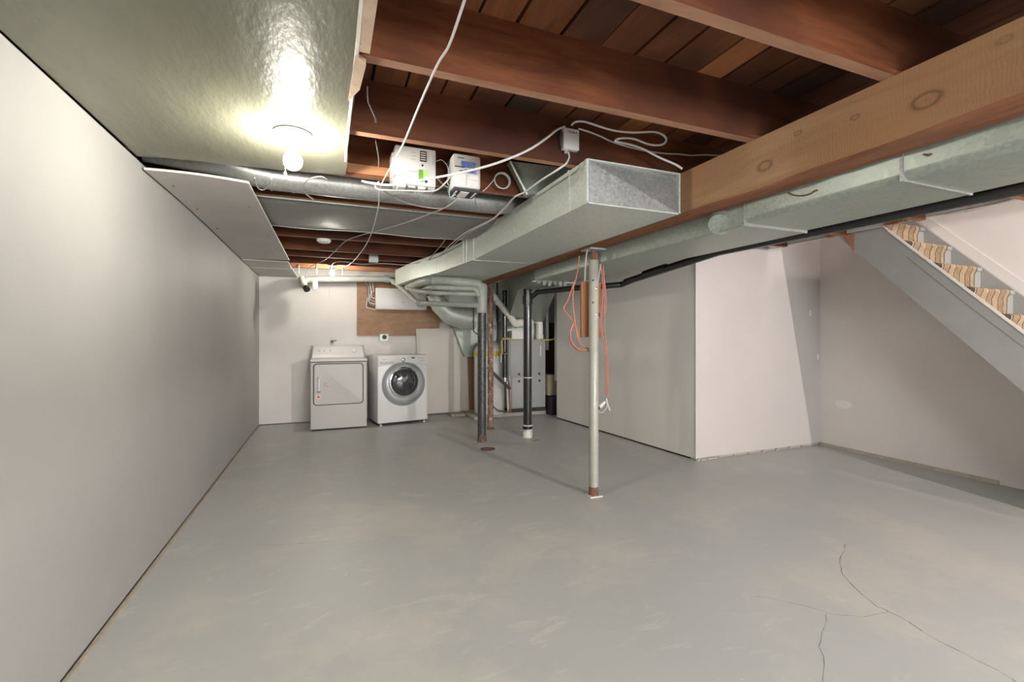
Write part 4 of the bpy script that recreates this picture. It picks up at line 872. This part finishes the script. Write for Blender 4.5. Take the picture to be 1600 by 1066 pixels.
# ================================================================ DRYER
dl = at(485, 675, Z=0)
dy = thing('dryer', 'white front-loading clothes dryer with square door, left of the washer', 'dryer', (dl.x, dl.y, 0), 0)
W, D, H = .695, .66, .925
b = B().rbox(0, W, .01, D, .02, H-.012, .012)
b.build('body', M_dryerfront, dy, local=True)
B().rbox(-.003, W+.003, -.004, D+.004, H-.028, H, .009).build('top', M_whitemetal, dy, local=True)
B().box(.004, W-.004, .002, .012, H-.038, H-.030).build('seam', M_dark, dy, local=True)
b = B(); b.hexa([(.0, D-.20, H), (W, D-.20, H), (W, D+.02, H), (.0, D+.02, H), (.02, D-.10, H+.165), (W-.02, D-.10, H+.165), (W-.02, D+.02, H+.165), (.02, D+.02, H+.165)])
b.build('console', M_whitemetal, dy, local=True, bevel=.008)
for x_ in (0, W-.01): B().prism([(x_-.006, D-.20, H-.02), (x_-.006, D-.02, H+.17), (x_-.006, D+.02, H+.17), (x_-.006, D+.02, H-.02)], (.014, 0, 0)).build('console_cap', M_grey, dy, local=True)
def console_pt(x, t): return Vector((x, D-.20+.10*t-.004, H+.165*t))
cn = Vector((0, -.165, .10)).normalized()
B().lathe([(.034, 0), (.033, .012), (.02, .016)], console_pt(W-.14, .60), cn, n=24).build('timer_knob', M_whitemetal, dy, local=True)
for x_ in (.10, .16, .24): B().lathe([(.012, 0), (.012, .006)], console_pt(x_, .6), cn, n=14).build('push_button', M_dryerfront, dy, local=True)
b = B()
for k in range(9): p_ = console_pt(.08+k*.04, .35); b.box(p_.x, p_.x+.022, p_.y-.002, p_.y+.002, p_.z, p_.z+.003)
b.build('console_print', M_grey, dy, local=True)
def rrect(x0, x1, z0, z1, r, y, n=6):
    out = []
    for cx_, cz_, a0 in ((x1-r, z1-r, 0), (x0+r, z1-r, PI/2), (x0+r, z0+r, PI), (x1-r, z0+r, 1.5*PI)):
        for k in range(n+1): a_ = a0+k*PI/2/n; out.append(Vector((cx_+math.cos(a_)*r, y, cz_+math.sin(a_)*r)))
    return out
B().tube(rrect(.036, W-.05, .335, .868, .04, .009)+[rrect(.036, W-.05, .335, .868, .04, .009)[0]], .006, 6, cap=False).build('door_gasket', M_cabledark, dy, local=True)
dd = B().rings([rrect(.042, W-.056, .341, .862, .036, .012), rrect(.042, W-.056, .341, .862, .036, -.004), rrect(.05, W-.064, .349, .854, .03, -.010)]).build('door', M_dryerfront, dy, local=True)
WM[dd.name] = wm(dy)
hx_ = .098
B().rbox(hx_-.008, hx_+.012, -.034, -.024, .50, .70, .003).build('handle', M_whitemetal, dd, local=True)
for z in (.50, .68): B().rbox(hx_-.022, hx_+.026, -.034, -.008, z, z+.02, .003).build('handle_mount', M_white if z > .6 else M_grey, dd, local=True)
B().lathe([(.036, 0), (.036, .0012)], (hx_-.004, -.0102, .445), (0, -1, 0), n=24).build('round_sticker', M_orangestick, dd, local=True)
B().lathe([(.030, 0), (.030, .0016)], (hx_-.004, -.0102, .445), (0, -1, 0), n=24).build('sticker_disc', M_label, dd, local=True)
b = B().prism([(hx_-.024, -.0116, .432), (hx_+.018, -.0116, .432), (hx_+.008, -.0116, .452), (hx_-.002, -.0116, .468), (hx_-.012, -.0116, .454)], (0, -.0008, 0)); b.build('sticker_mark', M_redstick, dd, local=True)
for k in range(4): B().box(hx_+.055+(k % 2)*.024, hx_+.075+(k % 2)*.024, -.0112, -.009, .575+(k//2)*.028, .598+(k//2)*.028).build('tan_sticker', M_tan, dd, local=True)
B().tube([(hx_+.105, -.011, .562), (hx_+.122, -.011, .583)], .002, 5).build('sticker_mark', M_cabledark, dd, local=True)
B().box(.02, W-.02, .03, D-.02, 0, .022).build('base', M_dark, dy, local=True)

# ================================================================ WASHER
wl_ = at(590, 667, Z=0); rz = math.atan2(6.585-wl_.y, 1.35-wl_.x)
ws = thing('washing_machine', 'white front-loading washing machine with big silver round door, right of the dryer', 'washing machine', (wl_.x, wl_.y, 0), rz)
W, D, H = .715, .50, .965
B().rbox(0, W, .0, D, .035, H, .016).build('body', M_whitemetal, ws, local=True)
B().box(.012, W-.012, .02, D-.02, .018, .04).build('base', M_dark, ws, local=True)
for (x_, y_) in ((.05, .03), (W-.05, .03), (.05, D-.04), (W-.05, D-.04)):
    B().lathe([(.022, 0), (.022, .012), (.012, .014), (.012, .036)], (x_, y_, 0), n=12).build('foot', M_white, ws, local=True)
# console fascia with curved lower edge
pts = [Vector((.008, -.012, H-.012))]+[Vector((.008+(W-.016)*i/16, -.012, H-.155-.03*math.sin(PI*i/16)*-1)) for i in range(17)]+[Vector((W-.008, -.012, H-.012))]
pts = [Vector((.008, -.010, H-.014))]+[Vector((.008+(W-.016)*i/16, -.010, H-.15+.035*math.sin(PI*i/16)**.6)) for i in range(17)]+[Vector((W-.008, -.010, H-.014))]
fc = B().prism(pts, (0, .012, 0)).build('control_fascia', M_whitemetal, ws, local=True); WM[fc.name] = wm(ws)
B().tube([p_+Vector((0, -.001, -.002)) for p_ in pts[1:-1]], .0022, 5).build('fascia_seam', M_grey, fc, local=True)
dw = B().rbox(.03, .235, -.015, -.006, H-.125, H-.04, .003).build('detergent_drawer', M_whitemetal, ws, local=True); WM[dw.name] = wm(ws)
B().box(.035, .215, -.018, -.010, H-.112, H-.084).build('drawer_grip', M_grey, dw, local=True)
B().box(.045, .205, -.0195, -.016, H-.098, H-.088).build('grip_lip', M_white, dw, local=True)
B().lathe([(.032, 0), (.030, .018), (.022, .024), (.018, .025)], (W*.49, -.010, H-.068), (0, -1, 0), n=28).build('selector_knob', M_ring, ws, local=True)
B().box(W*.49-.004, W*.49+.004, -.037, -.032, H-.09, H-.05).build('knob_pointer', M_grey, ws, local=True)
B().box(W*.66, W*.72, -.013, -.009, H-.052, H-.034).build('display', M_ink, ws, local=True)
for k in range(4): B().lathe([(.007, 0), (.007, .005)], (W*.80+k*.022, -.010, H-.048), (0, -1, 0), n=12).build('push_button', M_grey, ws, local=True)
for k in range(3): B().lathe([(.009, 0), (.009, .005)], (W*.82+k*.03, -.010, H-.085), (0, -1, 0), n=12).build('push_button', M_dryerfront, ws, local=True)
b = B()
for k in range(4):
    b.box(W*.38-.0, W*.38+.03, -.0115, -.0095, H-.045-k*.016, H-.042-k*.016); b.box(W*.56, W*.56+.03, -.0115, -.0095, H-.045-k*.016, H-.042-k*.016)
b.build('console_print', M_grey, ws, local=True)
B().box(.05, .11, -.0165, -.0145, H-.062, H-.054).build('logo_print', M_grey, ws, local=True)
Cx, Cz = W*.505, .565
dr_ = B()
Rr = .302
prof = [(Rr, 0), (Rr, .012), (Rr-.012, .022), (.27, .040), (.235, .052), (.205, .050)]
dr_.lathe(prof, (Cx, -.001, Cz), (0, -1, 0), n=64, cap=False)
dro = dr_.build('door_ring', M_ring, ws, local=True); WM[dro.name] = wm(ws)
B().lathe([(Rr+.006, 0), (Rr+.006, .006), (Rr, .008)], (Cx, -.0005, Cz), (0, -1, 0), n=64, cap=False).build('ring_shadow', M_grey, dro, local=True)
B().lathe([(.236, .049), (.215, .055), (.193, .046)], (Cx-.003, -.001, Cz+.028), (0, -1, 0), n=56, cap=False).build('inner_bezel', M_grey, dro, local=True)
B().lathe([(.200, .050), (.205, .058), (.190, .062), (.182, .050)], (Cx-.008, -.001, Cz+.034), (0, -1, 0), n=56, cap=False).build('chrome_trim', M_chrome, dro, local=True)
B().lathe([(.184, .050), (.17, .044), (.14, .060), (.09, .074), (.03, .080), (.001, .081)], (Cx-.008, -.001, Cz+.034), (0, -1, 0), n=56, cap=False).build('glass_bowl', M_glass, dro, local=True)
B().lathe([(.184, .049), (.184, .0505)], (Cx-.008, -.001, Cz+.034), (0, -1, 0), n=56).build('bowl_backing', M_dark, dro, local=True)
for k, (w0, w1, rr_) in enumerate(((.7, 1.6, .12), (-.6, .9, .145), (3.6, 5.0, .15), (2.3, 3.3, .11))):
    B().tube([(Cx-.008+math.cos(a_)*rr_, -.067-.03*(1-rr_/.18), Cz+.034+math.sin(a_)*rr_*.95) for a_ in [w0+(w1-w0)*i/12 for i in range(13)]], .006, 6, rad=[.002+.006*math.sin(PI*i/12) for i in range(13)]).build('glass_rib', M_drum, dro, local=True)
b = B().tube([(.02, D+.01, H-.08), (.02, D+.05, H-.14)], .02, 10)
b.build('inlet_hose', M_grey, ws, local=True)

# ================================================================ STAIRS
SX0, SX1 = 4.40, 5.165
sl = 1.06
def zl(y): return 1.26+sl*(y-1.62)
sr = thing('staircase', 'steep grey-painted basement staircase with striped carpet runner on the right', 'staircase', (4.8, .6, 0))
y0b = 1.62-1.26/sl; ytop = 2.86
TH = .405
ns_pts = [(SX0, y0b, 0.0), (SX0, y0b+TH/sl, 0), (SX0, ytop, zl(ytop)-TH), (SX0, 2.98, 2.30), (SX0, 2.72, 2.42), (SX0, 2.45, zl(2.45))]
B().prism([Vector(p) for p in ns_pts], (.035, 0, 0)).build('stringer', M_stringer, sr)
B().prism([Vector((SX0-.004, y, zl(y)-o)) for y, o in ((y0b+.05, .0), (2.44, .0), (2.44, .012), (y0b+.05, .012))], (.045, 0, 0)).build('stringer_edge', M_edgewhite, sr)
B().tube([(SX0-.001, y, zl(y)-.10-.01*math.sin(y*4)) for y in [.7+i*.1 for i in range(17)]], .0009, 5).build('paint_crack', M_cabledark, sr)
B().prism([Vector((SX1-.03, p[1], p[2])) for p in ns_pts], (.03, 0, 0)).build('stringer', M_stringer, sr)
B().prism([Vector((XS-.012, y, zl(y)+o)) for y, o in ((.6, 0), (2.9, 0), (2.9, .11), (.6, .11))], (.010, 0, 0)).build('skirt_board', M_wallstair, sr)
run, rise = .20, .212
for k in range(-8, 4):
    yn = 2.138+run*k; zn = 1.813+rise*k
    if zn < .05: continue
    B().rbox(SX0+.036, SX1-.031, yn-.0, yn+run+.02, zn-.035, zn-.002, .004, 1).build('tread', M_stringer, sr)
    B().box(SX0+.036, SX1-.031, yn+.012, yn+.028, max(0, zn-rise), zn-.036).build('riser', M_stringer, sr)
    # carpet piece wrapping the nosing and the riser
    xa_, xb_ = SX0+.05, 5.03
    prof = [(yn+run-.006, zn+.004), (yn+.01, zn+.006), (yn-.010, zn-.004), (yn-.014, zn-.022), (yn-.004, zn-.044), (yn+.006, zn-.07), (yn+.008, zn-rise+.006)]
    b = B()
    rs = []
    for i in range(13):
        x_ = xa_+(xb_-xa_)*i/12; rs.append([(x_, y_+random.uniform(-.002, .002), z_+random.uniform(-.002, .002)) for y_, z_ in prof]+[(x_, y_+.005, z_-.004) for y_, z_ in prof[::-1]])
    b.rings(rs); b.build('carpet', M_carpet, sr)
    # (carpet pieces share the same object-space origin)
bpy.context.view_layer.update()
